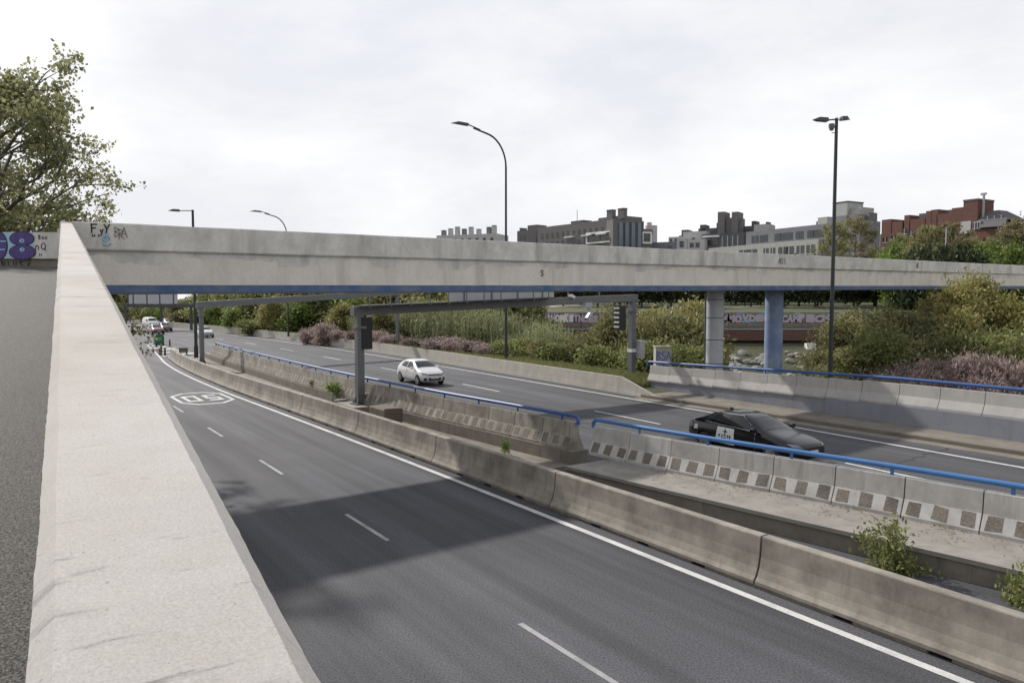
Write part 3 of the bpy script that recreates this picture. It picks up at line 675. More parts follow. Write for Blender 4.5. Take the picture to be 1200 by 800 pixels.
for (px0, w_) in ((3, 8.5), (-14, 9), (-30, 8)):
    x0 = gx_(px0)
    blob(x0, zc, w_ * px_m + .03, .40, -.0055, 2); blob(x0, zc, w_ * px_m, .37, -.0105, 0)
    g.box(x0 + .03, x0 + .2, -.0165, -.0145, zc + .1, zc + .13, 1); g.box(x0 - .05, x0 + .16, -.0165, -.0145, zc - .13, zc - .10, 1)
g.build('bubble_letters', [M['purple'], M['cyan'], M['ink']], gw)
g = MB(); word(g, 'Boo', gx_(49), -.2, .12, .016, -.004); word(g, 'nQ', gx_(45), -.50, .2, .022, -.004, sp=.8); word(g, 'II', gx_(49), -.67, .07, .018, -.004)
word(g, 'NIUS', gx_(2), -hh - .24, .17, .032, .094, sp=1.0); word(g, 'K', gx_(33), -hh - .24, .14, .025, .094)
g.build('tag_writing', M['ink'], gw)

# ------------------------------------------------------------------ footbridge
BH = 1.91
A = D(84, 259.0, 870 * BH / 85.2); B_ = D(1200, 311, 870 * BH / 27.4)
dv = B_ - A; bl = math.hypot(dv.x, dv.y); bs = dv.z / bl; brz = math.atan2(dv.y, dv.x); BL = bl * 1.6
br = thing('footbridge', 'long beige concrete footbridge with a worn blue stripe, crossing both roads', 'bridge', A, brz)
zf = lambda x: bs * x
BW = 2.9
def wob(x, j): return mn.noise(Vector((x * .8, j * 3.1, 3))) * .012, mn.noise(Vector((x * .9, j * 1.7, 8))) * .01
def bp(prof, name, m, n=160, j=wob, x0=0, x1=None):
    b = MB(); b.prism(prof, x0, BL if x1 is None else x1, n, zf, jit=j); return b.build(name, m, br, smooth=True, ang=25)
JX = None
# joint positions: x in the picture -> local x
def at_px(px):
    for i in range(4000):
        x = i * .05
        if PX(A + Vector((math.cos(brz) * x, math.sin(brz) * x, zf(x))))[0] >= px: return x
    return 100
cuts = [0, at_px(1010), at_px(1183), BL]
for a_, e_ in zip(cuts[:-1], cuts[1:]):
    bp([(0, -.70), (0, -.03), (.03, 0), (.24, 0), (.27, -.03), (.27, -1.10), (.12, -1.10), (.12, -.735), (.03, -.735)], 'parapet', M['bridge'], 80, x0=a_ + .01, x1=e_ - .01)
    bp([(.10, -1.66), (.125, -.738), (.6, -.738), (.6, -1.66)], 'girder', M['girder'], 60, x0=a_ + .012, x1=e_ - .012)
bp([(.085, -1.87), (.085, -1.662), (.6, -1.662), (.6, -1.87)], 'blue_band', M['blue_band'])
bp([(BW - .27, -1.10), (BW - .27, -.03), (BW - .24, 0), (BW - .03, 0), (BW, -.03), (BW, -.72), (BW - .12, -.75), (BW - .12, -1.87), (BW - .6, -1.87), (BW - .6, -1.10)], 'parapet', M['bridge'])
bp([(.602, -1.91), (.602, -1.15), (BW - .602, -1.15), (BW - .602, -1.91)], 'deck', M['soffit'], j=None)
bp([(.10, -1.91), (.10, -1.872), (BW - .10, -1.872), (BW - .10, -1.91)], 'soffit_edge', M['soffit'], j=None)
# end block joining the ramp
b = MB(); b.prism([(.02, -1.9), (.02, -.02), (.3, -.02), (.3, -1.9)], -.24, -.012, 1, zf); b.build('end_block', M['bridge'], br)
def pier(px, rad, m, yc=1.9, bands=True):
    x = at_px(px) + (.0)
    # centre the pier under the deck: shift along the bridge so that it still shows at px
    best = min(np.arange(0, BL, .1), key=lambda q: abs(PX(A + Vector((math.cos(brz)*q - math.sin(brz)*yc, math.sin(brz)*q + math.cos(brz)*yc, -2)))[0] - px))
    x = float(best); zb = -(A.z + 5.2)
    b = MB(); b.tube([(x, yc, zb), (x, yc, zf(x) - 1.905)], rad, 28); p = b.build('pier', m, br, smooth=True, ang=60)
    if bands:
        for zz in (-2.35, -3.3, -4.45, -5.7):
            bb = MB(); bb.tube([(x, yc, zf(x) + zz - .035), (x, yc, zf(x) + zz)], rad + .012, 28); bb.build('band', M['darksteel'], p, smooth=True, ang=60)
    return x
M['pier_grey'] = concrete('pier_pale_grey', (.40, .41, .43), (.24, .25, .27), streak=.5, blotch=.3, fine=30, bump=.1, sxy=3, sz=.3)
M['pier_blue'] = concrete('pier_blue_paint', (.13, .19, .34), (.32, .36, .42), streak=.5, blotch=.75, fine=20, bump=.1, sxy=1.4, sz=.9)
x1 = pier(838, .44, M['pier_grey']); x2 = pier(907, .50, M['pier_blue'], bands=False); pier(1162, .30, M['pier_blue'], bands=False)
b = MB(); xd = x1 + .05; b.tube([(xd, 2.52, -(A.z + 4)), (xd, 2.52, zf(xd) - 1.92)], .075, 10); b.build('drainpipe', M['darksteel'], br, smooth=True, ang=60)
# the writing on the bridge near its left end
def bx_(px): return at_px(px)
x0 = bx_(104.5)
def tagged(build):
    g = MB(); build(g); g.build('graffiti', [M['ink'], M['inkgrey'], M['cyan']], br)
def ga(g):
    word(g, 'F', x0, -.28 + bs * x0, .22, .036, -.013, sx=.9); word(g, 'y', bx_(116.3), -.30 + bs * x0, .2, .03, -.013, sx=.8); word(g, 'Y', bx_(121.2), -.28 + bs * x0, .23, .034, -.013, sx=.9)
    for px in (105, 109, 114): xx = bx_(px); g.box(xx, xx + .03, -.017, -.012, -.38, -.32, 0)
def gb_(g):
    for i, px in enumerate((133, 137, 141)): word(g, 'BRA'[i], bx_(px), -.36 - .05 * (i % 2), .26, .022, -.013, 1)
def gc(g): word(g, 'B', bx_(119.5), -.5, .22, .03, -.014, 2); strokes(g, [arc(bx_(122.5), -.44, .09, .06, 20, 200, 8), arc(bx_(122.5), -.54, .09, .06, 180, 360, 8)], .035, -.014, 2)
def gd(g): xx = bx_(912); word(g, 'ARIS', xx, -.5 + bs * xx, .28, .03, -.014, 1, sp=.62)
def ge(g): xx = bx_(1074); word(g, 'AK', xx, -.48 + bs * xx, .3, .05, -.014, 1, sp=.5)
def gf(g): xx = bx_(636); word(g, 'S', xx, -1.28 + bs * xx, .22, .05, .088, 1)
for q in (ga, gb_, gc, gd, ge, gf): tagged(q)

# ------------------------------------------------------------------ gantries
def Xat_(px, Y): return (px - 600) / F * Y
def gantry(name, label, cL, cR, zbL, zbR, ztL, ztR, colw, beamh, sign=None, near=True):
    d = Vector((cR.x - cL.x, cR.y - cL.y, 0)); Lg = d.length; rz = math.atan2(d.y, d.x)
    g = thing(name, label, 'gantry', (cL.x, cL.y, 0), rz)
    for x, zb, zt in ((0, zbL, ztL), (Lg, zbR, ztR)):
        b = MB(); b.box(x - colw/2, x + colw/2, -colw/2, colw/2, zb, zt - .02); c_ = b.build('column', M['steel'], g)
        b = MB(); b.box(x - colw/2 - .08, x + colw/2 + .08, -colw/2 - .08, colw/2 + .08, zt - .62, zt - .5); b.build('collar', M['steel'], c_)
        b = MB()
        for a_ in range(4):
            w = a_ * math.pi / 2 + .78; b.bar((x + math.cos(w) * colw * .45, math.sin(w) * colw * .45, zb + .45), (x + math.cos(w) * colw * 1.05, math.sin(w) * colw * 1.05, zb + .02), .03, .12)
        b.box(x - .36, x + .36, -.36, .36, zb, zb + .05); b.build('base_plate', M['darksteel'], c_)
    zb_ = lambda x: Lp(ztL, ztR, x / Lg)
    b = MB(); b.prism([(-.2, 0), (.2, 0), (.2, beamh), (-.2, beamh)], -.35, Lg + .3, 8, zb_); b.build('beam', M['steel'], g)
    return g, Lg, zb_
gL = G(422, 472, .35); gR = G(740, 441, .5); gR = Vector((gR.x, gR.y, .45))
ztl = D(422, 369.5, gL.y).z; ztr = D(737, 353, gR.y).z
g1, GL, zb1 = gantry('traffic_gantry', 'grey steel sign gantry with a railed catwalk, in front of the trees', gL, gR, .30, .3, ztl, ztr, .34, .42)
b = MB(); b.prism([(-1.0, .43), (-.22, .43), (-.22, .48), (-1.0, .48)], -.2, GL * .62, 6, zb1); b.build('catwalk', M['darksteel'], g1)
for x in np.arange(.1, GL * .62, 1.05):
    b = MB(); z = zb1(x); b.bar((x, -.97, z + .40), (x, -.97, z + 1.45), .045, .045); b.build('railing_post', M['steel'], g1)
    b = MB(); b.bar((x, -1.05, z + .40), (x, .25, z + .40), .08, .05); b.build('bracket', M['steel'], g1)
for zz in (.95, 1.45):
    b = MB(); b.prism([(-.99, zz), (-.95, zz), (-.95, zz + .04), (-.99, zz + .04)], .1, GL * .61, 4, zb1); b.build('handrail', M['steel'], g1)
def gpx(px):
    best = min(np.arange(0, GL, .05), key=lambda q: abs(PX(Vector((gL.x, gL.y, 0)) + Vector((math.cos(g1.rotation_euler.z) * q, math.sin(g1.rotation_euler.z) * q, 5)))[0] - px)); return float(best)
sx0, sx1 = gpx(530), gpx(652)
for i in range(4):
    a_, e_ = Lp(sx0, sx1, i / 4), Lp(sx0, sx1, (i + 1) / 4)
    b = MB(); b.prism([(.22, .45), (.27, .45), (.27, 1.75), (.22, 1.75)], a_ + .01, e_ - .01, 1, zb1); b.build('sign_panel', M['panel'], g1)
    b = MB(); xm = (a_ + e_) / 2; b.bar((xm, .2, zb1(xm) + .3), (xm, .2, zb1(xm) + 1.75), .07, .05); b.build('sign_rib', M['steel'], g1)
def louvre_signal(px, ztop_off, hgt, white):
    x = gpx(px); z = zb1(x) - ztop_off
    b = MB(); b.box(x - .26, x + .26, -.22, .22, z - hgt, z); s_ = b.build('signal_box', M['black'], g1)
    b = MB(); b.bar((x, 0, z), (x, 0, z + ztop_off + .05), .08, .08); b.build('hanger', M['darksteel'], s_)
    if white:
        for k in range(5):
            b = MB(); b.box(x - .34, x - .262, -.2, .2, z - .16 - k * .28, z - .08 - k * .28); b.build('louvre', M['white'], s_)
louvre_signal(428, .1, 1.5, False); louvre_signal(727, .25, 1.45, True)
for px, dz, tilt in ((664, .85, -.5), (670, .6, .9), (701, .8, -.25)):
    x = gpx(px); z = zb1(x)
    b = MB(); b.bar((x - .38, -.1 - .2, z + dz - tilt * .1), (x + .38, -.1 + .15, z + dz + tilt * -.32), .2, .16); b.build('camera_housing', M['white'], g1)
    b = MB(); b.bar((x, -.1, z + .4), (x, -.1, z + dz), .06, .06); b.build('camera_bracket', M['steel'], g1)
x = gpx(685); z = zb1(x)
b = MB(); b.box(x - .35, x + .1, -.5, -.1, z - .22, z + .08); b.bar((x, -.3, z), (x + .12, -.3, z - .5), .12, .12); b.bar((x + .2, -.35, z - .45), (x - .12, -.35, z - .85), .2, .18); b.build('camera_housing', M['panel'], g1)
b = MB(); b.box(GL + .2, GL + .62, -.5, -.1, 1.62, 2.72); b.build('junction_box', M['panel'], g1)
b = MB(); b.box(GL - .19, GL + .19, -.19, .19, 2.0, 2.2); b.build('white_band', M['white'], g1)

fL = G(237, 425, .35); fR = G(466, 407, .5)
g2, FL_, zb2 = gantry('traffic_gantry', 'thin grey steel gantry behind the barrier nose, its long beam reaching right under the bridge', fL, Vector((fR.x, fR.y, .5)), .2, .3, D(237, 361, fL.y).z, D(466, 346, fR.y).z, .26, .5, near=False)
# a farther gantry with the backs of big signs
FY = 125.0
q0 = D(145, 360, FY); g3 = thing('sign_gantry', 'farthest gantry carrying a row of pale grey sign backs, under the bridge at left', 'gantry', (q0.x, FY, 0), 0)
zb3 = q0.z; wL = Xat_(226, FY) - q0.x
b = MB(); b.box(0, wL, -.25, .25, zb3, zb3 + .55); b.build('beam', M['darksteel'], g3)
for px in (147, 189, 224): xx = Xat_(px, FY) - q0.x; b = MB(); b.box(xx - .17, xx + .17, -.17, .17, 0, zb3 - .002); b.build('column', M['darksteel'], g3)
pe = [152, 158, 174, 189, 205, 210.5]
for pa, pb in zip(pe[:-1], pe[1:]):
    b = MB(); b.box(Xat_(pa, FY) - q0.x + .12, Xat_(pb, FY) - q0.x - .12, -.34, -.27, zb3 + .6, zb3 + 2.9); b.build('sign_panel', M['panel'], g3)
    b = MB(); xx = Xat_(pa, FY) - q0.x; b.box(xx - .1, xx + .1, -.34, -.27, zb3 + .3, zb3 + 2.9); b.build('sign_rib', M['darksteel'], g3)

# ------------------------------------------------------------------ lamp posts
def lamp(name, label, base, ztop, kind, m, reach=4.2, dirv=(-cs, -sn), r=.11):
    rz = math.atan2(dirv[1], dirv[0])
    o = thing(name, label, 'street lamp', base, rz, 'street lamps'); h = ztop - base.z
    b = MB()
    if kind == 'curved':
        hp = h - 2.6
        path = [(0, 0, 0), (0, 0, hp * .5), (0, 0, hp)] + [(1.9 * (1 - math.cos(a_)), 0, hp + 2.25 * math.sin(a_)) for a_ in np.linspace(.15, 1.45, 9)] + [(reach - .9, 0, h - .12)]
        rr = [r, r * .85, r * .7] + [r * .6] * 9 + [r * .5]
        b.tube(path, rr, 10); b.build('pole', m, o, smooth=True, ang=60)
        b = MB(); b.tube([(reach - 1.5, 0, h - .16), (reach - .4, 0, h + .08), (reach, 0, h + .1)], [.03, .05, .03], 8)
        ar = b.build('arm', m, o, smooth=True, ang=60)
        vs = [(reach - .5, -.16, h - .02), (reach + .5, -.15, h + .0), (reach + .95, 0, h - .04), (reach + .5, .15, h + .0), (reach - .5, .16, h - .02)]
        vs += [(reach - .45, -.1, h + .15), (reach + .35, -.1, h + .17), (reach + .9, 0, h), (reach + .35, .1, h + .17), (reach - .45, .1, h + .15)]
        b = MB(); b.add(vs, [(0,1,2,3,4)[::-1], (5,6,7,8,9)] + [(i, (i+1) % 5, 5 + (i+1) % 5, 5 + i) for i in range(5)]); b.build('lamp_head', M['darksteel'], o)
    else:
        b.tube([(0, 0, 0), (0, 0, h * .5), (0, 0, h)], [r, r * .85, r * .7], 10); b.build('pole', m, o, smooth=True, ang=60)
        for (dx, ln, yy) in kind:
            sg = 1 if dx > 0 else -1
            b = MB(); b.tube([(0, 0, h - .06), (dx, yy, h - .1)], .035, 8); b.build('arm', m, o)
            x0 = dx; x1 = dx + sg * ln
            vs = [(x0, yy - .16, h - .18), (x1 - sg*.3, yy - .14, h - .16), (x1, yy, h - .13), (x1 - sg*.3, yy + .14, h - .16), (x0, yy + .16, h - .18)]
            vs += [(x0, yy - .12, h + .0), (x0 + sg * ln * .55, yy - .1, h + .02), (x1 - sg*.05, yy, h - .1), (x0 + sg * ln * .55, yy + .1, h + .02), (x0, yy + .12, h)]
            b = MB(); b.add(vs, [(0,1,2,3,4)[::-1], (5,6,7,8,9)] + [(i, (i+1) % 5, 5 + (i+1) % 5, 5 + i) for i in range(5)]); b.build('lamp_head', M['darksteel'], o)
    b = MB(); b.box(-.2, .2, -.2, .2, 0, .03); b.tube([(0, 0, .02), (0, 0, 1.0)], r * 1.25, 10); b.build('base_plate', m, o)
    return o
p = G(593, 425, .5); lamp('street_lamp', 'tall curved-arm street lamp behind the low wall, rising above the middle of the bridge', p, D(527, 154, p.y).z, 'curved', M['greenpole'], 3.7)
p = G(338, 394, .5); lamp('street_lamp', 'curved-arm street lamp far off, only its arm showing above the bridge', p, D(300, 250.5, p.y).z, 'curved', M['greenpole'], 3.6)
p = Vector((D(973, 437, 36.5).x, 36.5, .3)); q = lamp('street_lamp', 'tall straight black lamp post with two flat heads behind the plain barriers', p, D(974, 138.5, 36.5).z, [(-.45, .8, .05), (.05, .5, -.3)], M['greenpole'], dirv=(1, .15), r=.11)
hz = D(974, 138.5, 36.5).z - p.z
b = MB(); b.tube([(-.05, 0, hz - .42), (-.22, 0, hz - .42)], .03, 8); b.tube([(-.25, 0, hz - .28), (-.25, 0, hz - .42), (-.25, 0, hz - .6)], [.12, .15, .08], 12); b.tube([(-.05, 0, hz - .72), (-.24, 0, hz - .7)], .02, 6); b.build('camera_dome', M['steel'], q, smooth=True, ang=50)
p = G(230, 419, .3); lamp('street_lamp', 'dark lamp post on the barrier nose with one short straight arm', p, D(225, 246, p.y).z, [(1.0, .9, 0)], M['greenpole'], dirv=(-.95, -.3), r=.14)
p = Vector((D(1108, 300, 112).x, 112, 4)); lamp('street_lamp', 'pale twin-headed lamp post among the trees in the park', p, D(1108, 266, 112).z, [(.25, .6, 0), (-.25, .6, 0)], M['panel'], dirv=(1, 0), r=.13)
# ------------------------------------------------------------------ small furniture
p = G(452, 492, .15)
b = MB(); b.prism([(-.42, 0), (-.42, .66), (-.36, .72), (.36, .72), (.42, .66), (.42, 0)], -.75, .75, 6, jit=lambda x, j: (mn.noise(Vector((x*4, j*2.1, 0))) * .05, mn.noise(Vector((x*4, j*3.3, 5))) * .05))
tag(b.build('concrete_block', M['block'], None, Vector((p.x, p.y, .0)), ROT), 'brown rough concrete block beside the left gantry leg', 'block')
b = MB(); b.box(-1.15, 1.05, -.75, .72, 0, .30); tag(b.build('concrete_footing', M['ledge'], None, Vector((gL.x, gL.y, .005)), ROT), 'low concrete footing under the left gantry leg', 'footing')
def rock_mesh(seed, r=.5):
    rr = random.Random(seed); import bmesh
    bm = bmesh.new(); bmesh.ops.create_icosphere(bm, subdivisions=2, radius=r)
    sc_ = (rr.uniform(.8, 1.5), rr.uniform(.6, 1.0), rr.uniform(.45, .8)); off = Vector((seed * 3.1, seed * 1.7, 0))
    for v in bm.verts:
        v.co *= 1 + .45 * mn.noise(v.co * 1.6 / r * .6 + off); v.co = Vector((v.co.x * sc_[0], v.co.y * sc_[1], v.co.z * sc_[2]))
    me = bpy.data.meshes.new('rock'); bm.to_mesh(me); bm.free(); me.materials.append(M['rock']); return me
rocks = [rock_mesh(i) for i in range(6)]
p = G(411, 468, .2); o = put('rock', rocks[2], None, Vector((p.x, p.y, .35)), .4); o.data = rocks[2].copy(); o.data.materials[0] = M['block']; o.scale = (.9, .7, .6); tag(o, 'brown rock lying left of the gantry foot', 'rock')
p = G(400, 470, .3); o = put('rock', rocks[4], None, Vector((p.x, p.y, .33)), .9); o.scale = (.7, .6, .35); tag(o, 'flat pale stone among weeds beside the brown rock', 'rock')
# crate-like concrete box near the nose
p = G(215, 413, .2); b = MB(); b.box(-.38, .38, -.2, .2, 0, .36); b.box(-.41, .41, -.23, .23, .36, .41)
for s_ in (-.28, .28): b.box(s_ - .06, s_ + .06, -.17, .17, -.2, 0)
tag(b.build('concrete_box', M['block'], None, Vector((p.x, p.y, .25)), ROT + 1.3), 'small grey box standing behind the barrier nose', 'box')
# green gore marker
p = G(186, 404); t_ = thing('gore_marker', 'big green rounded marker where the roads split', 'road marker', (p.x, p.y, .0), ROT + .25)
n = 22; pr = [(-.95, 0), (-.95, 1.05)] + [(-.95 * math.cos(a_), 1.05 + .75 * math.sin(a_)) for a_ in np.linspace(.2, math.pi - .2, 12)] + [(.95, 1.05), (.95, 0)]
b = MB(); m_ = len(pr)
b.add([(.35, y, z + .12) for y, z in pr] + [(-.45, y * .8, z * .93 + .12) for y, z in pr], [(j, (j+1) % m_, m_ + (j+1) % m_, m_ + j) for j in range(m_)] + [tuple(range(m_)), tuple(range(m_, 2*m_))])
b.build('shell', M['green'], t_, smooth=True, ang=40); t_.scale = (.6, .58, .68)
b = MB(); b.box(-.5, .4, -.9, .9, 0, .118); b.build('base', M['black'], t_)
def bollard(px, py, label):
    p = G(px, py); t_ = thing('bollard', label, 'bollard', p, 0, 'dark flexible bollards at the road split'); t_.scale = (.72, .72, .72)
    b = MB(); b.tube([(0, 0, .04), (0, 0, .55), (0, 0, 1.02), (0, 0, 1.06)], [.13, .12, .12, .07], 14); b.build('post', M['black'], t_, smooth=True, ang=50)
    b = MB(); b.tube([(0, 0, 0), (0, 0, .04)], .2, 14); b.build('foot', M['black'], t_)
    for z in (.62, .84):
        b = MB(); b.tube([(0, 0, z), (0, 0, z + .1)], .125, 14); b.build('reflector', M['steel'], t_)
bollard(183.5, 406.5, 'dark bollard just in front of the green marker'); bollard(189, 412.5, 'dark bollard between the green marker and the barrier nose')
bollard(193.5, 416.5, 'dark bollard closest to the tip of the barrier nose'); bollard(199, 405.5, 'dark bollard right of the green marker by the main road')
bollard(164, 416, 'dark bollard on the left side of the slip road, farther one'); bollard(167, 421, 'dark bollard on the left side of the slip road, nearer one')
# utility cabinet with blue writing
p = D(776, 437, 43.6); t_ = thing('utility_cabinet', 'pale utility cabinet with blue scribbled writing behind the end of the rail', 'cabinet', (p.x, 43.6, .3), .05)
hgt = D(776, 406.5, 43.6).z - .3
b = MB(); b.box(-.46, .46, -.3, .3, 0, hgt); b.box(-.5, .5, -.34, .34, hgt, hgt + .06); b.build('cabinet_body', M['rwall'], t_)
g = MB(); word(g, 'BSA', -.4, hgt - .75, .5, .06, -.303, sp=.55); strokes(g, [[(-.4, hgt - .85), (.35, hgt - .95)], [(-.3, hgt - 1.0), (.3, hgt - 1.1)]], .07, -.303); g.build('graffiti', M['bluepaint'], t_)
b = MB(); b.box(-.4, .4, -.306, -.301, .15, .2); b.build('door_seam', M['darksteel'], t_)

# ------------------------------------------------------------------ vehicles
def paintm(name, c, rough=.28, coat=.6, spec=.5):
    m, n, b = mat(name); b.inputs['Base Color'].default_value = (*c, 1); b.inputs['Roughness'].default_value = rough; b.inputs['Coat Weight'].default_value = coat; b.inputs['Coat Roughness'].default_value = .05; b.inputs['Specular IOR Level'].default_value = spec
    return m
M['car_white'] = paintm('white_car_paint', (.62, .62, .61)); M['car_black'] = paintm('black_car_paint', (.006, .006, .008), .16, .25, .4)
M['car_red'] = paintm('red_car_paint', (.15, .018, .022)); M['car_grey'] = paintm('dark_grey_car_paint', (.05, .055, .065)); M['car_silver'] = paintm('silver_car_paint', (.50, .51, .52))
M['carglass'] = glass('car_glass', (.010, .012, .015), .05, .55); M['lamp'] = glass('headlight_glass', (.16, .17, .19), .08); M['tail'] = paintm('tail_light_red', (.30, .01, .012), .15)
M['trim'] = flat('black_trim', (.012, .012, .013), .45, 0, .1); M['plate'] = flat('number_plate', (.62, .62, .58), .5, 0, .05); M['chrome'] = flat('chrome_trim', (.62, .63, .65), .22, .9, .03)
HATCH = [(2.00,.34,.50,.56,.64,.54,.68,.44),(1.93,.24,.50,.76,.70,.72,.745,.60),(1.55,.20,.52,.845,.80,.80,.895,.66),(1.02,.19,.52,.855,.905,.825,1.0,.70),(.62,.19,.52,.86,.93,.83,1.24,.63),(.18,.19,.53,.86,.95,.835,1.425,.58),
         (-.45,.19,.54,.86,.97,.835,1.465,.585),(-1.10,.2,.56,.86,1.0,.83,1.435,.57),(-1.62,.23,.58,.85,1.02,.80,1.30,.555),(-1.90,.28,.58,.80,.98,.74,1.06,.60),(-2.02,.36,.58,.70,.86,.64,.90,.5)]
SEDAN = [(2.30,.34,.50,.52,.62,.5,.66,.42),(2.22,.24,.50,.80,.68,.74,.725,.62),(1.75,.19,.52,.88,.80,.83,.88,.68),(1.05,.18,.52,.90,.90,.86,.985,.72),(.60,.18,.52,.90,.925,.865,1.2,.65),(.12,.18,.53,.905,.945,.87,1.40,.60),
         (-.50,.18,.54,.905,.965,.87,1.44,.60),(-1.10,.19,.56,.905,.985,.865,1.38,.585),(-1.62,.21,.58,.895,1.0,.84,1.20,.60),(-2.0,.24,.6,.88,1.0,.81,1.06,.66),(-2.24,.30,.6,.82,.96,.74,1.02,.60),(-2.34,.38,.6,.72,.86,.66,.92,.5)]
VAN = [(2.2,.34,.55,.6,.80,.6,.86,.5),(2.12,.25,.55,.84,.95,.8,1.0,.66),(1.6,.22,.6,.92,1.12,.9,1.22,.74),(1.2,.22,.6,.93,1.2,.91,1.5,.74),(.72,.22,.6,.93,1.22,.91,1.86,.74),(-.4,.22,.6,.93,1.22,.92,1.95,.76),(-1.6,.22,.6,.93,1.22,.92,1.94,.76),(-2.15,.26,.6,.9,1.2,.88,1.88,.74),(-2.25,.34,.6,.85,1.1,.82,1.7,.7)]
def car(name, label, cat, st_, paint, pos, heading, wheels, spec, scale=1.0, group=None):
    o = thing(name, label, cat, pos, heading, group); o.scale = (scale,) * 3
    b = MB(); K = 8; vs = []
    for (x, zb, zm, wm, zk, wk, zt, wt) in st_:
        half = [(0, zb), (wm - .16, zb), (wm - .03, zb + .10), (wm, zm), (wk, zk), (wt, zt), (wt * .55, zt + .022), (0, zt + .03)]
        loop = half + [(-y, z) for y, z in half[-2:0:-1]]
        vs += [(x, y, z) for y, z in loop]
    k = 14; n_ = len(st_)
    b.add(vs, [(i*k+j, i*k+(j+1) % k, (i+1)*k+(j+1) % k, (i+1)*k+j) for i in range(n_-1) for j in range(k)] + [tuple(range(k)), tuple(range((n_-1)*k, n_*k))])
    bo = b.build('body', paint, o)
    md = bo.modifiers.new('s', 'SUBSURF'); md.levels = 2; md.render_levels = 2
    cut = MB(); rw_ = spec['r'] + .055
    for x in wheels:
        for sg in (-1, 1): cut.tube([(x, sg * .56, spec['r']), (x, sg * 1.2, spec['r'])], rw_, 28)
    co = cut.build('cutter', M['trim']); co.parent = o
    bm_ = bo.modifiers.new('b', 'BOOLEAN'); bm_.object = co; bm_.operation = 'DIFFERENCE'; bm_.solver = 'EXACT'
    bpy.context.view_layer.update()
    dg = bpy.context.evaluated_depsgraph_get(); me = bpy.data.meshes.new_from_object(bo.evaluated_get(dg))
    bo.modifiers.clear(); bo.data = me; bpy.data.objects.remove(co)
    me.polygons.foreach_set('use_smooth', [True] * len(me.polygons)); me.set_sharp_from_angle(angle=R(40))
    T = BVHTree.FromPolygons([v.co.copy() for v in me.vertices], [tuple(p.vertices) for p in me.polygons])
    def patch(nm, m, quad, axis, sg, nu=10, nv=6, off=.006, parent=None):
        vs = []; ok = True
        for i in range(nu + 1):
            for j in range(nv + 1):
                u, v = i / nu, j / nv
                p = [Lp(Lp(quad[0][q], quad[1][q], u), Lp(quad[3][q], quad[2][q], u), v) for q in (0, 1)]
                if axis == 'y': o_, d_ = Vector((p[0], sg * 3, p[1])), Vector((0, -sg, 0))
                elif axis == 'x': o_, d_ = Vector((sg * 5, p[0], p[1])), Vector((-sg, 0, 0))
                else: o_, d_ = Vector((p[0], p[1], 4)), Vector((0, 0, -1))
                h = T.ray_cast(o_, d_)
                if h[0] is None: return None
                vs.append(h[0] + h[1] * off)
        b = MB(); b.add(vs, [(i*(nv+1)+j, (i+1)*(nv+1)+j, (i+1)*(nv+1)+j+1, i*(nv+1)+j+1) for i in range(nu) for j in range(nv)])
        return b.build(nm, m, parent or o, smooth=True, ang=60)
    for sg in (-1, 1):
        for nm, m, qd in spec['side']: patch(nm, M[m], qd, 'y', sg)
        for nm, m, qd in spec['front']: patch(nm, M[m], [(y * sg, z) for y, z in qd], 'x', 1, 6, 3)
        for nm, m, qd in spec['rear']: patch(nm, M[m], [(y * sg, z) for y, z in qd], 'x', -1, 6, 3)
        mb_ = MB(); mx_, mz = spec['mirror']; w_ = spec['mw']
        mb_.prism([(sg * (w_ - .02), mz), (sg * (w_ + .17), mz + .0), (sg * (w_ + .19), mz + .10), (sg * (w_ + .1), mz + .14), (sg * (w_ - .02), mz + .10)], mx_ - .06, mx_ + .05)
        mb_.build('mirror', paint, o)
    for nm, m, qd in spec['centre_front']: patch(nm, M[m], qd, 'x', 1, 8, 3, .016 if nm == 'number_plate' else .006)
    for nm, m, qd in spec['top']: patch(nm, M[m], qd, 'z', 1, 10, 8)
    for x in wheels:
        for sg in (-1, 1):
            w = MB(); r = spec['r']; yo = spec['track']
            w.tube([(x, sg * (yo - .2), r), (x, sg * (yo - .18), r), (x, sg * (yo - .03), r), (x, sg * yo, r)], [r * .93, r, r, r * .9], 26); wo = w.build('wheel', M['rubber'], o, smooth=True, ang=50)
            w = MB(); w.tube([(x, sg * (yo - .02), r), (x, sg * (yo + .006), r)], [r * .64, r * .62], 22)
            for q in range(5):
                a_ = q * 2 * math.pi / 5; w.bar((x, sg * (yo + .012), r), (x + math.cos(a_) * r * .6, sg * (yo + .012), r + math.sin(a_) * r * .6), .05, .02)
            w.build('rim', M['rim'], wo)
    return o, patch
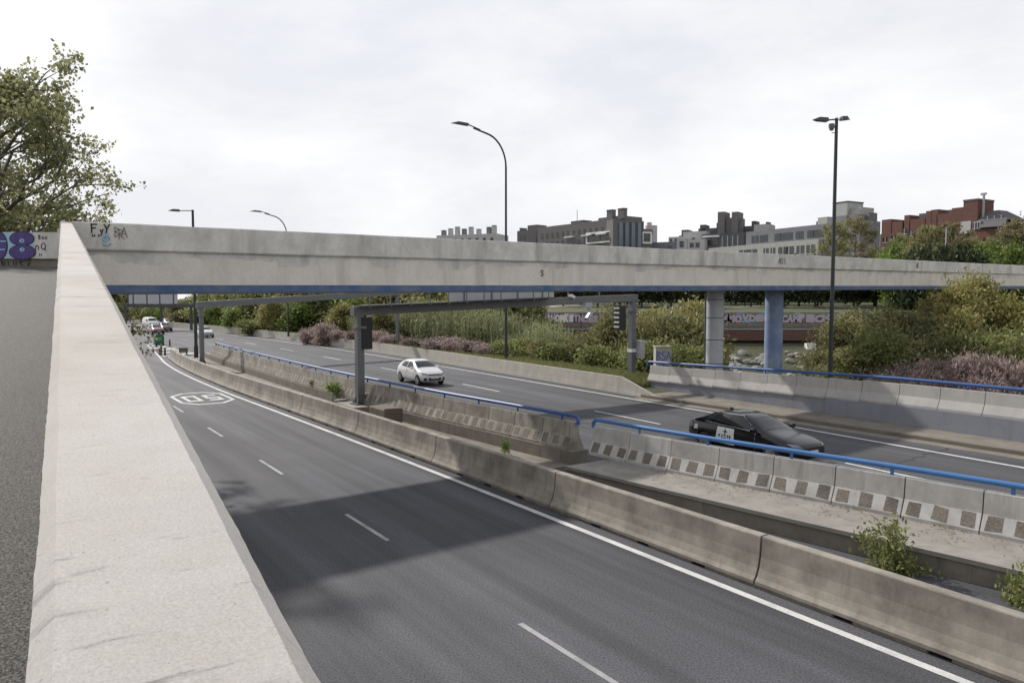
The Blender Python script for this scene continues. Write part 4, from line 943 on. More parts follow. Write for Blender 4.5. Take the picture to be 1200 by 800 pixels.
hs = dict(r=.305, track=.845, mirror=(.72, .97), mw=.83,
    side=[('side_window', 'carglass', [(.62,.985),(-.28,1.005),(-.28,1.37),(.16,1.355)]), ('side_window', 'carglass', [(-.36,1.01),(-1.18,1.06),(-1.02,1.34),(-.36,1.37)]), ('door_seam', 'trim', [(-.335,.36),(-.318,.36),(-.318,.98),(-.335,.98)]), ('door_handle', 'trim', [(-.05,.80),(-.24,.805),(-.24,.835),(-.05,.83)]), ('door_seam', 'trim', [(.80,.36),(.815,.36),(.79,.93),(.775,.93)]), ('side_sill', 'trim', [(.95,.225),(-.95,.225),(-.95,.26),(.95,.26)])],
    front=[('headlight', 'lamp', [(.44,.64),(.73,.68),(.77,.81),(.52,.755)]), ('fog_recess', 'trim', [(.50,.33),(.70,.35),(.70,.49),(.52,.50)])],
    rear=[('tail_light', 'tail', [(.5,.78),(.66,.78),(.66,.98),(.54,.98)])],
    centre_front=[('grille', 'trim', [(-.46,.635),(.46,.635),(.44,.70),(-.44,.70)]), ('air_intake', 'trim', [(-.40,.34),(.40,.34),(.44,.49),(-.44,.49)]), ('number_plate', 'plate', [(-.25,.44),(.25,.44),(.25,.52),(-.25,.52)])],
    top=[('windscreen', 'carglass', [(.97,-.64),(.97,.64),(.24,.53),(.24,-.53)]), ('rear_window', 'carglass', [(-1.42,-.48),(-1.42,.48),(-1.82,.5),(-1.82,-.5)])])
def head(s, f): a, e = xy(s, float(f(s))), xy(s - 1.5, float(f(s - 1.5))); d = e - a; return math.atan2(d.y, d.x)
f_ = lambda s: T_mdash(s) - 1.75
car('parked_car'.replace('parked_', 'white_'), 'white three-door hatchback driving towards the viewer in the middle of the main road', 'car', HATCH, M['car_white'], xy(41.3, 21.55, .006), head(41.3, T_mdash), (1.27, -1.28), hs)
ss_ = dict(r=.33, track=.89, mirror=(.78, .97), mw=.86,
    side=[('side_window', 'carglass', [(.66,.985),(-.26,1.0),(-.26,1.35),(.16,1.335)]), ('side_window', 'carglass', [(-.34,1.0),(-1.05,1.03),(-.98,1.31),(-.34,1.35)]), ('side_window', 'carglass', [(-1.12,1.035),(-1.5,1.09),(-1.42,1.19),(-1.08,1.29)]),
          ('door_seam', 'chrome', [(-.30,.34),(-.31,.34),(-.31,.95),(-.30,.95)]), ('door_seam', 'chrome', [(.80,.34),(.79,.34),(.75,.93),(.76,.93)]), ('window_trim', 'chrome', [(.72,.955),(-1.45,1.02),(-1.45,1.036),(.70,.972)]), ('window_trim', 'chrome', [(.52,1.12),(.02,1.372),(-.02,1.385),(.49,1.14)]), ('window_trim', 'chrome', [(.04,1.372),(-.95,1.36),(-.95,1.375),(.02,1.387)])],
    front=[('headlight', 'lamp', [(.44,.645),(.72,.68),(.75,.77),(.55,.735)])],
    rear=[('tail_light', 'tail', [(.35,.83),(.66,.83),(.68,.94),(.4,.94)])],
    centre_front=[('grille', 'trim', [(-.4,.42),(.4,.42),(.44,.63),(-.44,.63)]), ('number_plate', 'plate', [(-.25,.46),(.25,.46),(.25,.56),(-.25,.56)])],
    top=[('windscreen', 'carglass', [(1.0,-.68),(1.0,.68),(.2,.55),(.2,-.55)]), ('rear_window', 'carglass', [(-1.2,-.52),(-1.2,.52),(-1.85,.58),(-1.85,-.58)])])
bc, bpatch = car('black_car', 'black saloon car with a white panel on its door, behind the light blue rail', 'car', SEDAN, M['car_black'], xy(15.75, 20.75, .006), head(15.75, T_mdash), (1.40, -1.42), ss_)
dp = bpatch('door_panel', M['white'], [(-.05,.40),(-.88,.40),(-.82,.93),(-.10,.93)], 'y', -1, off=.009)
def star(cx, cz, r):
    for q in ([(cx - r, cz), (cx, cz + r * .3), (cx + r, cz), (cx, cz - r * .3)], [(cx - r * .3, cz), (cx, cz + r), (cx + r * .3, cz), (cx, cz - r)]): bpatch('door_mark', M['ink'], q, 'y', -1, 2, 2, .013, dp)
star(-.46, .80, .12)
for (a_, e_, z0, z1) in ((-.22,-.28,.56,.70), (-.32,-.37,.60,.70), (-.41,-.52,.57,.61), (-.41,-.52,.66,.70), (-.56,-.6,.56,.70), (-.66,-.74,.62,.69)): bpatch('door_mark', M['ink'], [(a_, z0), (e_, z0), (e_, z1), (a_, z1)], 'y', -1, 1, 1, .013, dp)
bpatch('rear_sticker', M['plate'], [(-1.72,.72),(-1.92,.70),(-1.9,.86),(-1.76,.88)], 'y', -1, 4, 4, .009)
b = MB(); b.prism([(-.02, 1.40), (.02, 1.40), (.005, 1.49), (-.005, 1.49)], -1.05, -.92); b.build('roof_antenna', M['black'], bc)
def far_car(name, label, cat, stn, m, px, py, spec, wh):
    p = G(px, py); s, t = st(p); off = t - float(T_medge(s))
    p.z = .006
    o, pt = car(name, label, cat, stn, M[m], p, head(s, T_medge), wh, spec, 1.0, 'cars driving towards the camera')
    return o, pt
vs_ = dict(hs); vs_.update(r=.33, track=.91, mirror=(1.2, 1.2), mw=.91, side=[('side_window', 'carglass', [(1.25,1.25),(.35,1.27),(.35,1.72),(.85,1.70)])],
    front=[('headlight', 'lamp', [(.5,.78),(.74,.80),(.76,.96),(.58,.92)])], rear=[], centre_front=[('grille', 'trim', [(-.4,.5),(.4,.5),(.42,.72),(-.42,.72)])], top=[('windscreen', 'carglass', [(1.42,-.68),(1.42,.68),(.78,.62),(.78,-.62)])])
far_car('red_car', 'small red hatchback leading the group of distant cars', 'car', HATCH, 'car_red', 182.5, 391.5, hs, (1.27, -1.28))
far_car('white_van', 'white van right behind the small red hatchback', 'van', VAN, 'car_white', 176.5, 384.5, vs_, (1.45, -1.45))
far_car('dark_car', 'dark grey car beside the red hatchback in the distance', 'car', HATCH, 'car_grey', 192.5, 388.5, hs, (1.27, -1.28))
far_car('white_car', 'white saloon car behind the dark grey one, farthest right of the distant group', 'car', SEDAN, 'car_white', 196.5, 382.5, ss_, (1.40, -1.42))
far_car('white_car', 'white hatchback half hidden behind the dark lamp post and the grey gantry leg', 'car', HATCH, 'car_white', 239.5, 395.0, hs, (1.27, -1.28))

# ------------------------------------------------------------------ far river bank: painted wall, brown railing, rocks
def Xat(px, Y): return (px - 600) / F * Y
WY = 100.0
wx0, wx1 = Xat(612, WY), Xat(1290, WY)
fw = thing('graffiti_wall', 'long low wall covered in pale pink, teal and blue graffiti across the river', 'wall', (wx0, WY - .2, 1.9), 0)
b = MB(); b.box(0, wx1 - wx0, 0, .4, -.6, 1.55); b.build('wall_panel', M['oldwall'], fw)
mur = MB(); rr = random.Random(5)
def fx(px): return Xat(px, WY) - wx0
def mural(px0, px1, txt, fill, back, out=2, zc=.72):
    x0, x1 = fx(px0), fx(px1); n = len(txt); wv = (x1 - x0) / n
    for k in range(int((x1 - x0) / .5)):
        cx_ = rr.uniform(x0, x1); cz_ = rr.uniform(.2, 1.25); q = rr.uniform(.25, .6); m_ = [(cx_ + q * 1.5 * math.cos(a_), cz_ + q * .8 * math.sin(a_)) for a_ in np.linspace(0, 6.2, 11)[:-1]]
        yy = -.004 - .0004 * k; mur.add([(a_, yy, min(1.53, max(-.1, c_))) for a_, c_ in m_], [tuple(range(10))], back if rr.random() < .75 else rr.choice([1, 3, 4, 5]))
    for i_, ch in enumerate(txt):
        an = rr.uniform(-.18, .18); sw = wv * 1.12; sh = rr.uniform(1.0, 1.3); cx_ = x0 + (i_ + .5) * wv; cz_ = zc + rr.uniform(-.08, .08)
        for off, col, yy, k_ in ((.17, out, -.05 - .004 * (i_ % 2), 1.0), (.09, fill, -.06 - .004 * (i_ % 2), .95)):
            v, f = text_mb(ch, 1.0, offset=off, res=2); xs_ = [p[0] for p in v]; ys_ = [p[1] for p in v]; w0 = max(xs_) - min(xs_); h0 = max(ys_) - min(ys_); mx_, my_ = (max(xs_) + min(xs_)) / 2, (max(ys_) + min(ys_)) / 2
            o_ = []
            for q in v:
                a_ = (q[0] - mx_) / w0 * sw * k_; c_ = (q[1] - my_) / h0 * sh * k_; o_.append((cx_ + a_ * math.cos(an) - c_ * math.sin(an) * .5, yy, cz_ + c_ + a_ * math.sin(an)))
            mur.add(o_, [tuple(g_) for g_ in f], col)
for (pa, pb, t_, fl, bk) in ((628, 640, 'SE', 1, 3), (640, 672, 'AMOIKS', 6, 3), (672, 706, 'TNOESA', 4, 0), (706, 730, 'RDK', 1, 3), (764, 797, 'CTAND', 1, 0), (798, 824, 'SKO', 4, 5), (826, 854, 'NOM', 4, 5), (852, 902, 'MOVDEO', 4, 5), (915, 942, 'CAMP', 4, 5), (944, 972, 'ICM', 4, 5), (972, 1003, 'SOJO', 4, 1), (1004, 1040, 'REKOS', 1, 5), (1170, 1196, 'SZA', 6, 2), (1197, 1232, 'TALK', 6, 2)): mural(pa, pb, t_, fl, bk)
mur.build('mural_letters', [M['purple'], M['cyan'], M['ink'], M['lilac'], M['pinkpaint'], M['teal'], M['white']], fw)
gi = thing('brown_railing', 'rusty brown steel walkway with railing below the painted wall', 'railing', (wx0, WY - 3.0, 0), 0)
b = MB(); b.box(0, wx1 - wx0, 0, .3, -.2, 1.15); b.build('girder', M['rust'], gi); b = MB(); b.box(0, wx1 - wx0, 1.2, 1.5, -2.4, .95); b.build('shade_panel', M['girdershade'], gi)  # the second, dark box is added as the shadow under the girder
b = MB(); b.box(0, wx1 - wx0, -.05, 2.6, 1.152, 1.24); b.build('deck', M['darksteel'], gi)
for i, x in enumerate(np.arange(.5, wx1 - wx0, 2.4)):
    b = MB(); b.box(x - .05, x + .05, .0, .1, 1.241, 2.1); b.build('post', M['rust'], gi)
for z in (1.3, 1.7, 2.1):
    b = MB(); b.box(0, wx1 - wx0, -.06, -.002, z - .04, z + .04); b.build('rail', M['panel'] if z < 1.5 else M['rust'], gi)
b = MB(); b.box(0, 1.1, -.5, .5, -.6, .35); tag(b.build('concrete_block', M['white'], None, (Xat(945, 94), 94, -.75)), 'pale block lying on the river bank right of the blue pier', 'block')
rr = random.Random(3); nrock = 0
for (pa, pb, ya, yb, n_) in ((800, 905, 80, 92, 60), (918, 960, 78, 92, 34), (655, 700, 82, 92, 30)):
    for i in range(n_):
        Y = rr.uniform(ya, yb); X = Xat(rr.uniform(pa, pb), Y); z = tz((X, Y))
        o = put('rock', rocks[rr.randrange(6)], None, (X, Y, z + .15), rr.uniform(0, 6)); sc_ = rr.uniform(.5, 1.35); o.scale = (sc_, sc_, sc_); o.rotation_euler.x = rr.uniform(-.4, .4)
        where = 'between the two bridge piers' if pa == 800 else ('right of the blue pier' if pa == 918 else 'under the gantry beam')
        tag(o, 'pale grey boulder among others on the river bank, ' + where, 'rock', 'boulders on the bank ' + where)
# pale sandy path in the park
b = MB(); pts = [(Xat(850, 150), 132, 150), (Xat(1010, 165), 150, 172)]
b.add([(6, 122, tz((6, 122)) + .06), (62, 118, tz((62, 118)) + .06), (66, 127, tz((66, 127)) + .06), (6, 133, tz((6, 133)) + .06)], [(0, 1, 2, 3)])
structure(b.build('path', M['sand']))
xs_ = np.arange(4, 140, 4.0); ys_ = np.arange(100.6, 250, 4.0)
vs = [(x, y, tz((x, y)) + .03) for y in ys_ for x in xs_]; nx_ = len(xs_)
b = MB(); b.add(vs, [(j*nx_+i, j*nx_+i+1, (j+1)*nx_+i+1, (j+1)*nx_+i) for j in range(len(ys_)-1) for i in range(nx_-1)])
structure(b.build('lawn', M['grasslawn']))

# ------------------------------------------------------------------ plants
def leaves(name, m, blobs, n, size, elong=1.6, shell=.55, up=0.0, clump=0, tone_noise=.5, seed=0, quant=None):
    rg = np.random.default_rng(seed)
    wts = np.array([b_[3] * b_[4] * b_[5] for b_ in blobs]); wts = wts / wts.sum()
    idx = rg.choice(len(blobs), n, p=wts); B = np.array(blobs)[idx]
    d = rg.normal(size=(n, 3)); d /= np.linalg.norm(d, axis=1)[:, None]
    r = 1 - (rg.random(n) ** 1.3) * shell
    P = B[:, :3] + d * r[:, None] * B[:, 3:6] * (1 + .16 * np.sin(7 * d[:, :1] + 3 * B[:, :1]) + .12 * np.sin(11 * d[:, 1:2] + B[:, 2:3]))
    if clump:
        nc = max(8, n // clump); ci = rg.integers(0, n, nc); C_ = P[ci]; own = rg.integers(0, nc, n)
        P = C_[own] + rg.normal(size=(n, 3)) * size * 2.1 * np.array([1, 1, .8]); ctone = rg.random(nc)[own]
    else: ctone = rg.random(n)
    a = rg.normal(size=(n, 3)); a[:, 2] += up * 2.5; a /= np.linalg.norm(a, axis=1)[:, None]
    t2 = rg.normal(size=(n, 3)); bb = np.cross(a, t2); bb /= np.linalg.norm(bb, axis=1)[:, None]
    sz = size * rg.uniform(.6, 1.3, n)[:, None]
    a = a * sz * elong * .5; bb = bb * sz * .5
    c_ = np.cross(a, bb); c_ /= np.linalg.norm(c_, axis=1)[:, None]; fold = c_ * sz * .12
    V = np.stack([P - a, P + bb + fold, P + a, P - bb + fold], 1).reshape(-1, 3)
    me = bpy.data.meshes.new(name); me.vertices.add(4 * n); me.vertices.foreach_set('co', V.ravel())
    me.loops.add(4 * n); me.loops.foreach_set('vertex_index', np.arange(4 * n)); me.polygons.add(n)
    me.polygons.foreach_set('loop_start', np.arange(0, 4 * n, 4)); me.polygons.foreach_set('loop_total', np.full(n, 4)); me.update()
    at = me.attributes.new('tone', 'FLOAT', 'FACE'); at.data.foreach_set('value', np.clip(ctone * .75 + rg.random(n) * .25, 0, 1).astype(np.float32))
    me.materials.append(m); return me
def blobs_round(n, R_, h0, h1, seed, flat=.75, spread=.75):
    rg = random.Random(seed); o = []
    for i in range(n):
        z = rg.uniform(h0, h1); f = math.sin(math.pi * min(1, max(.12, (z - h0) / max(.01, h1 - h0) * .82 + .16))); a = rg.uniform(0, 6.28); q = R_ * spread * f * math.sqrt(rg.random())
        w = R_ * rg.uniform(.28, .5); o.append((q * math.cos(a), q * math.sin(a), z, w, w, w * flat))
    return o
def trunk_mb(h, r, limbs, seed, lean=.05, crown0=.45, R_=2.0, top=1.0):
    rg = random.Random(seed); b = MB(); path = [(0, 0, -.4)]
    for i in range(1, 6): path.append((rg.uniform(-lean, lean) * h * .3, rg.uniform(-lean, lean) * h * .3, h * top * i / 5))
    b.tube(path, [r * (1 - .16 * i) for i in range(6)], 9)
    for i in range(limbs):
        z = h * rg.uniform(crown0, .9); a = rg.uniform(0, 6.28); ln = R_ * rg.uniform(.55, 1.0)
        k = min(4, int(z / (h * top / 5))); p0 = Vector(path[k]).lerp(Vector(path[k + 1]), (z - path[k][2]) / max(.01, path[k+1][2] - path[k][2])); p0.z = z
        p1 = p0 + Vector((math.cos(a), math.sin(a), .55)) * ln * .5; p2 = p1 + Vector((math.cos(a + .3), math.sin(a + .3), .75)) * ln * .5
        b.tube([p0, p1, p2], [r * .42, r * .26, r * .1], 6)
        for q in range(2):
            w = a + rg.uniform(-1, 1); b.tube([p1, p1 + Vector((math.cos(w), math.sin(w), .6)) * ln * .5], [r * .18, r * .06], 5)
    return b
PL = {}
def branch_tree(key, name, cat, lf, h, R_, crown0, nl, size, seed, r0, n1=16, n2=5, n3=5, elong=1.25):
    # trunk, limbs, boughs and twigs; the leaves sit in clusters along the twigs
    rg = random.Random(seed); b = MB(); ends = []
    path = [Vector((0, 0, -.4))] + [Vector((rg.uniform(-.25, .25) * h * .06, rg.uniform(-.25, .25) * h * .06, h * .94 * i / 6)) for i in range(1, 7)]
    b.tube(path, [r0 * (1 - .15 * i) for i in range(7)], 9)
    def jag(a, e, k=3, w=.08): return [a.lerp(e, i / k) + (Vector((rg.uniform(-w, w), rg.uniform(-w, w), rg.uniform(-w, w))) * (e - a).length if 0 < i < k else Vector()) for i in range(k + 1)]
    for i in range(n1):
        f = crown0 + (.97 - crown0) * (i + rg.random() * .6) / n1; z = h * f; k = min(5, int(f / .94 * 6)); p0 = path[k].lerp(path[min(6, k + 1)], f / .94 * 6 - k); a = i * 2.4 + rg.uniform(-.4, .4)
        prof_ = math.sin(math.pi * min(.97, max(.1, (f - crown0) / (1 - crown0) * .8 + .2))) ** .7; ln = R_ * prof_ * rg.uniform(.75, 1.05)
        p1 = p0 + Vector((math.cos(a), math.sin(a), .45 + .5 * f)) * ln * .8; q = jag(p0, p1); b.tube(q, [r0 * .33, r0 * .26, r0 * .18, r0 * .1], 6)
        for j in range(n2):
            g0 = q[1].lerp(q[3], rg.random()); w = a + rg.uniform(-1.3, 1.3); l2 = ln * rg.uniform(.3, .5); g1 = g0 + Vector((math.cos(w), math.sin(w), rg.uniform(0, 1.0))) * l2; q2 = jag(g0, g1, 2); b.tube(q2, [r0 * .12, r0 * .08, r0 * .04], 4, caps=False)
            for m_ in range(n3):
                t0 = q2[0].lerp(q2[2], rg.uniform(.35, 1)); w2 = w + rg.uniform(-1.4, 1.4); l3 = R_ * rg.uniform(.10, .20); t1 = t0 + Vector((math.cos(w2), math.sin(w2), rg.uniform(-.2, .9))) * l3; b.tube([t0, t1], [r0 * .035, r0 * .015], 3, caps=False); ends.append((t0, t1))
    E0 = np.array([tuple(e[0]) for e in ends]); E1 = np.array([tuple(e[1]) for e in ends]); rn = np.random.default_rng(seed); own = rn.integers(0, len(ends), nl); u = rn.uniform(.25, 1.12, nl)[:, None]
    dens = rn.random(len(ends)); keep = rn.random(nl) < .35 + .65 * dens[own]; own, u = own[keep], u[keep]; nl = len(own)
    P = E0[own] + (E1[own] - E0[own]) * u + rn.normal(size=(nl, 3)) * size * .85
    a = rn.normal(size=(nl, 3)); a[:, 2] -= .5; a /= np.linalg.norm(a, axis=1)[:, None]; bb = np.cross(a, rn.normal(size=(nl, 3))); bb /= np.linalg.norm(bb, axis=1)[:, None]; sz = size * rn.uniform(.55, 1.25, nl)[:, None]
    c_ = np.cross(a, bb); a = a * sz * elong * .5; bb = bb * sz * .5; fold = c_ * sz * .15
    V = np.stack([P - a, P - a * .1 + bb + fold, P + a, P - a * .1 - bb + fold], 1).reshape(-1, 3)
    me = bpy.data.meshes.new(name + '_foliage'); me.vertices.add(4 * nl); me.vertices.foreach_set('co', V.ravel()); me.loops.add(4 * nl); me.loops.foreach_set('vertex_index', np.arange(4 * nl)); me.polygons.add(nl)
    me.polygons.foreach_set('loop_start', np.arange(0, 4 * nl, 4)); me.polygons.foreach_set('loop_total', np.full(nl, 4)); me.update()
    at = me.attributes.new('tone', 'FLOAT', 'FACE'); at.data.foreach_set('value', np.clip(dens[own] * .5 + rn.random(nl) * .5, 0, 1).astype(np.float32)); me.materials.append(M[lf])
    tm = bpy.data.meshes.new('trunk'); tm.from_pydata(b.v, [], b.f); tm.update(); tm.materials.append(M['bark']); tm.polygons.foreach_set('use_smooth', [True] * len(tm.polygons))
    PL[key] = (name, cat, me, tm, h, R_, True)
def plant_proto(key, name, cat, lf, h, R_, n, size, elong=1.5, h0=.12, shell=.6, up=0., clump=6, nb=14, trunk=None, seed=1, flat=.8, spread=.8):
    """builds one plant of a kind (origin at its foot) and keeps it hidden until it is first placed"""
    b = leaves(name + '_foliage', M[lf], blobs_round(nb, R_, h * h0 + R_ * .25, h - R_ * .25, seed, flat, spread), n, size, elong, shell, up, clump, seed=seed)
    tb = trunk_mb(h * .86, trunk[0], trunk[1], seed, crown0=trunk[2], R_=R_) if trunk else None
    tm = None
    if tb:
        me = bpy.data.meshes.new('trunk'); me.from_pydata(tb.v, [], tb.f); me.update(); me.materials.append(M['bark']); me.polygons.foreach_set('use_smooth', [True] * len(me.polygons)); tm = me
    PL[key] = (name, cat, b, tm, h, R_, trunk is not None)
branch_tree('plane', 'plane_tree', 'tree', 'lf_plane', 15.5, 5.0, .2, 44000, .145, 4, .3, 44, 7, 6)
branch_tree('lowtree', 'leafy_tree', 'tree', 'lf_plane', 5.6, 1.6, .35, 1500, .11, 8, .07, 12, 4, 3)
plant_proto('green', 'green_tree', 'tree', 'lf_green', 7.5, 3.2, 4200, .30, 1.4, .06, .6, 0, 7, 16, (.16, 7, .3), 12)
plant_proto('olive', 'olive_green_tree', 'tree', 'lf_olive', 7.0, 3.0, 4200, .28, 1.6, .04, .6, .1, 7, 16, (.15, 7, .3), 17)
plant_proto('brown', 'brownish_shrub', 'shrub', 'lf_brown', 4.0, 2.4, 2200, .26, 1.5, .04, .6, 0, 7, 10, (.08, 5, .2), 19)
plant_proto('bright', 'bright_green_tree', 'tree', 'lf_bright', 8.5, 3.4, 4200, .32, 1.4, .1, .6, 0, 7, 16, (.16, 7, .3), 23)
plant_proto('yellow', 'yellow_green_shrub', 'shrub', 'lf_yellow', 6.5, 2.6, 7500, .16, 2.4, .05, .8, .25, 6, 20, (.09, 10, .2), 27)
plant_proto('willow', 'olive_shrub', 'shrub', 'lf_olive', 4.8, 2.9, 9000, .14, 2.2, .02, .6, .2, 7, 20, (.09, 9, .15), 31)
plant_proto('darkshrub', 'dark_green_shrub', 'shrub', 'lf_green', 3.4, 2.2, 4200, .15, 1.7, .02, .55, .1, 7, 14, (.07, 7, .15), 37)
plant_proto('pink', 'pink_tamarisk', 'shrub', 'lf_pink', 2.3, 1.9, 5200, .11, 3.0, .02, .75, .3, 8, 14, (.05, 7, .12), 41)
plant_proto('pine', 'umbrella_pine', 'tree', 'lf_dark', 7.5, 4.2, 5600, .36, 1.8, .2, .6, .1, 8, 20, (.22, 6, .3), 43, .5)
branch_tree('tall', 'tall_park_tree', 'tree', 'lf_brown', 16, 5.0, .15, 9500, .30, 47, .24, 28, 6, 4)
branch_tree('tallolive', 'tall_park_tree', 'tree', 'lf_olive', 16, 5.2, .12, 10500, .30, 49, .24, 28, 6, 4)
plant_proto('hedge', 'dark_hedge_shrub', 'shrub', 'lf_dark', 4.0, 3.6, 2600, .34, 1.4, .02, .5, 0, 6, 12, None, 53)
plant_proto('bigwillow', 'olive_shrub', 'shrub', 'lf_olive', 8.5, 3.4, 17000, .12, 2.4, .02, .6, .25, 8, 26, (.11, 12, .15), 81)
plant_proto('bigyellow', 'yellow_green_shrub', 'shrub', 'lf_yellow', 9.5, 2.8, 17000, .11, 2.6, .04, .85, .3, 8, 28, (.11, 14, .2), 83)
plant_proto('nearpink', 'pink_tamarisk', 'shrub', 'lf_pink', 2.6, 1.9, 15000, .045, 4.0, .02, .8, .6, 9, 26, (.03, 12, .1), 85)
plant_proto('neardark', 'dark_green_shrub', 'shrub', 'lf_green', 3.4, 2.2, 13000, .075, 1.9, .02, .6, .15, 8, 18, (.06, 9, .15), 87)
def reed_mesh(seed, h, R_, n):
    rg = np.random.default_rng(seed); V = []; Fc = []; tone = []
    for i in range(n):
        a = rg.uniform(0, 6.28); q = R_ * math.sqrt(rg.random()); x, y = q * math.cos(a), q * math.sin(a); hh_ = h * rg.uniform(.55, 1.0)
        k = 7; lean = rg.normal(size=2) * .08; tn = rg.random()
        for j in range(k):
            z = hh_ * (.12 + .88 * j / k); w = rg.uniform(0, 6.28); ln = rg.uniform(.35, .7) * (1.15 - j / k * .5); px_, py_ = x + lean[0] * z, y + lean[1] * z
            d = np.array([math.cos(w), math.sin(w)]); wd = .028 * rg.uniform(.7, 1.4); nrm = np.array([-d[1], d[0]]) * wd
            o = len(V); m1 = ln * .55
            V += [(px_ - nrm[0], py_ - nrm[1], z), (px_ + nrm[0], py_ + nrm[1], z), (px_ + d[0]*m1 + nrm[0], py_ + d[1]*m1 + nrm[1], z + ln * .55), (px_ + d[0]*m1 - nrm[0], py_ + d[1]*m1 - nrm[1], z + ln * .55), (px_ + d[0]*ln*1.25, py_ + d[1]*ln*1.25, z + ln * .35)]
            Fc += [(o, o+1, o+2, o+3), (o+3, o+2, o+4)]; tone += [tn * .8 + rg.random() * .2] * 2
        o = len(V); e = .016; V += [(x - e, y, 0), (x + e, y, 0), (x + lean[0]*hh_ + e*.5, y + lean[1]*hh_, hh_), (x + lean[0]*hh_ - e*.5, y + lean[1]*hh_, hh_)]; Fc.append((o, o+1, o+2, o+3)); tone.append(.9)
    me = bpy.data.meshes.new('reed_foliage'); me.from_pydata(V, [], Fc); me.update()
    at = me.attributes.new('tone', 'FLOAT', 'FACE'); at.data.foreach_set('value', np.array(tone, np.float32)); me.materials.append(M['lf_reed']); return me
PL['reed'] = ('giant_reed', 'reed clump', reed_mesh(61, 4.6, 1.6, 260), None, 4.6, 1.6, False)
PLACED = []
rp = random.Random(77)
def plant(key, p, h=None, wide=1.0, desc='', group=None):
    name, cat, fm, tm, h0, R_, has = PL[key]; s_ = (h or h0) / h0; rz = rp.uniform(0, 6.28)
    if tm:
        o = thing(name, None, cat, p, rz); put('crown' if cat == 'tree' else 'foliage', fm, o); put('trunk' if cat == 'tree' else 'stems', tm, o)
    else: o = put(name, fm, None, p, rz); o['category'] = cat
    o.scale = (s_ * wide, s_ * wide, s_)
    if group: o['group'] = group
    PLACED.append((desc, o)); return o
def P_(px, Y, dz=0.0): X = Xat(px, Y); return Vector((X, Y, tz((X, Y)) + dz))
def PV(px, Y):                                            # on the verge or the bank, whichever is higher
    X = Xat(px, Y); s, t = st((X, Y)); tr = float(T_rbar(s)) if s > 28.5 else 30.4; d = t - tr
    return Vector((X, Y, max(tz((X, Y)), float(np.interp(d, [-50, .2, .3, 1.5, 4.2, 6.5], [0, 0, .7, .62, .45, -.75])) if d < 6.5 else -9)))
# the big tree over the graffiti wall and the low one by the slip road
plant('plane', (Xat(-4, 24.8), 24.8, 0), 12.4, .96, 'big loose-leaved tree rising behind the purple graffiti wall')
plant('plane', (Xat(-75, 28), 28, 0), 11.6, 1.0, 'second loose-leaved tree at the left photo edge behind the graffiti wall')
def PT(key, px, Y, py, w, desc, grp, verge=True):        # a plant whose top shows at picture row py
    p = PV(px, Y) if verge else P_(px, Y); h = D(px, py, Y).z - p.z; h0 = PL[key][4]
    sq = h / h0; plant(key, p, h, w / max(.45, sq) * (.45 + .55 * sq), desc, grp)
plant('lowtree', (Xat(112, 22.6), 22.6, 0), 5.5, 1.0, 'small leafy tree under the left end of the bridge beside the slip road')
G1 = 'trees on the far bank at left'
KD = {'green':'dense green tree','olive':'olive-green tree','brown':'brownish round shrub','bright':'bright green tree','darkshrub':'dark low shrub','yellow':'yellow-green feathery shrub','willow':'grey-green bushy shrub'}
for (k, px, Y, py, w) in (('green',120,190,344,1.3),('green',135,200,342,1.3),('green',150,185,343,1.3),('olive',168,178,348,1.2),('green',186,172,350,1.2),('bright',196,165,352,1.1),('olive',206,158,353,1.1),('green',222,162,349,1.2),('brown',213,140,364,1.3),('olive',190,215,350,1.6),('green',236,185,343,1.4),
     ('green',243,140,340,1.2),('bright',256,128,352,1.1),('olive',268,132,338,1.3),('green',262,150,334,1.3),('bright',274,114,362,1.2),('green',284,122,336,1.2),('olive',298,116,332,1.2),('darkshrub',292,106,374,1.3),('green',314,114,332,1.2),('yellow',320,103,352,1.2),('olive',330,106,346,1.1),('green',342,110,330,1.2),('bright',352,100,354,1.2),('olive',366,103,330,1.2),
     ('green',384,101,332,1.2),('yellow',404,91,357,1.2),('olive',400,104,328,1.3),('bright',424,96,346,1.2),('green',440,98,328,1.2),('olive',458,92,332,1.2),('willow',446,80,364,1.1),('green',476,94,330,1.2),('willow',492,82,352,1.2),('olive',500,90,328,1.2),('willow',520,80,356,1.1),('green',524,88,330,1.2),('olive',548,86,330,1.2),('willow',556,76,362,1.1),('green',575,84,336,1.2),('darkshrub',330,101,378,1.2),('darkshrub',455,82,384,1.2),('olive',350,118,326,1.3),('green',410,112,326,1.3),('bright',450,108,326,1.3),('green',600,86,340,1.2),('olive',622,90,350,1.0),('green',585,96,330,1.3)):
    PT(k, px, Y, py, w, KD[k] + ' on the far bank beyond the low wall', G1)
G2 = 'pink flowering shrubs along the verge'
for (px, Y, py, w) in ((364, 86, 384, .9), (380, 84, 379, 1.0), (396, 82, 386, 1.0), (414, 80, 388, 1.0), (440, 76, 388, 1.1), (458, 73, 392, 1.0), (482, 69, 396, 1.0), (514, 65, 395, 1.2), (532, 63.5, 396, 1.2), (550, 62, 399, 1.1), (566, 61, 403, 1.1)):
    PT('pink', px, Y, py, w, 'pink feathery shrub on the verge behind the low wall', G2)
for (px, Y, py, w) in ((1065, 38.5, 428, 1.2), (1092, 37.5, 424, 1.2), (1120, 36.5, 420, 1.2), (1148, 36, 418, 1.2), (1178, 35.5, 424, 1.2), (1040, 40, 432, 1.1), (1200, 35, 428, 1.1)):
    PT('nearpink', px, Y, py, w, 'pale pink feathery shrub behind the blue rail at right', 'pale pink shrubs at right')
G3 = 'tall reeds behind the verge'
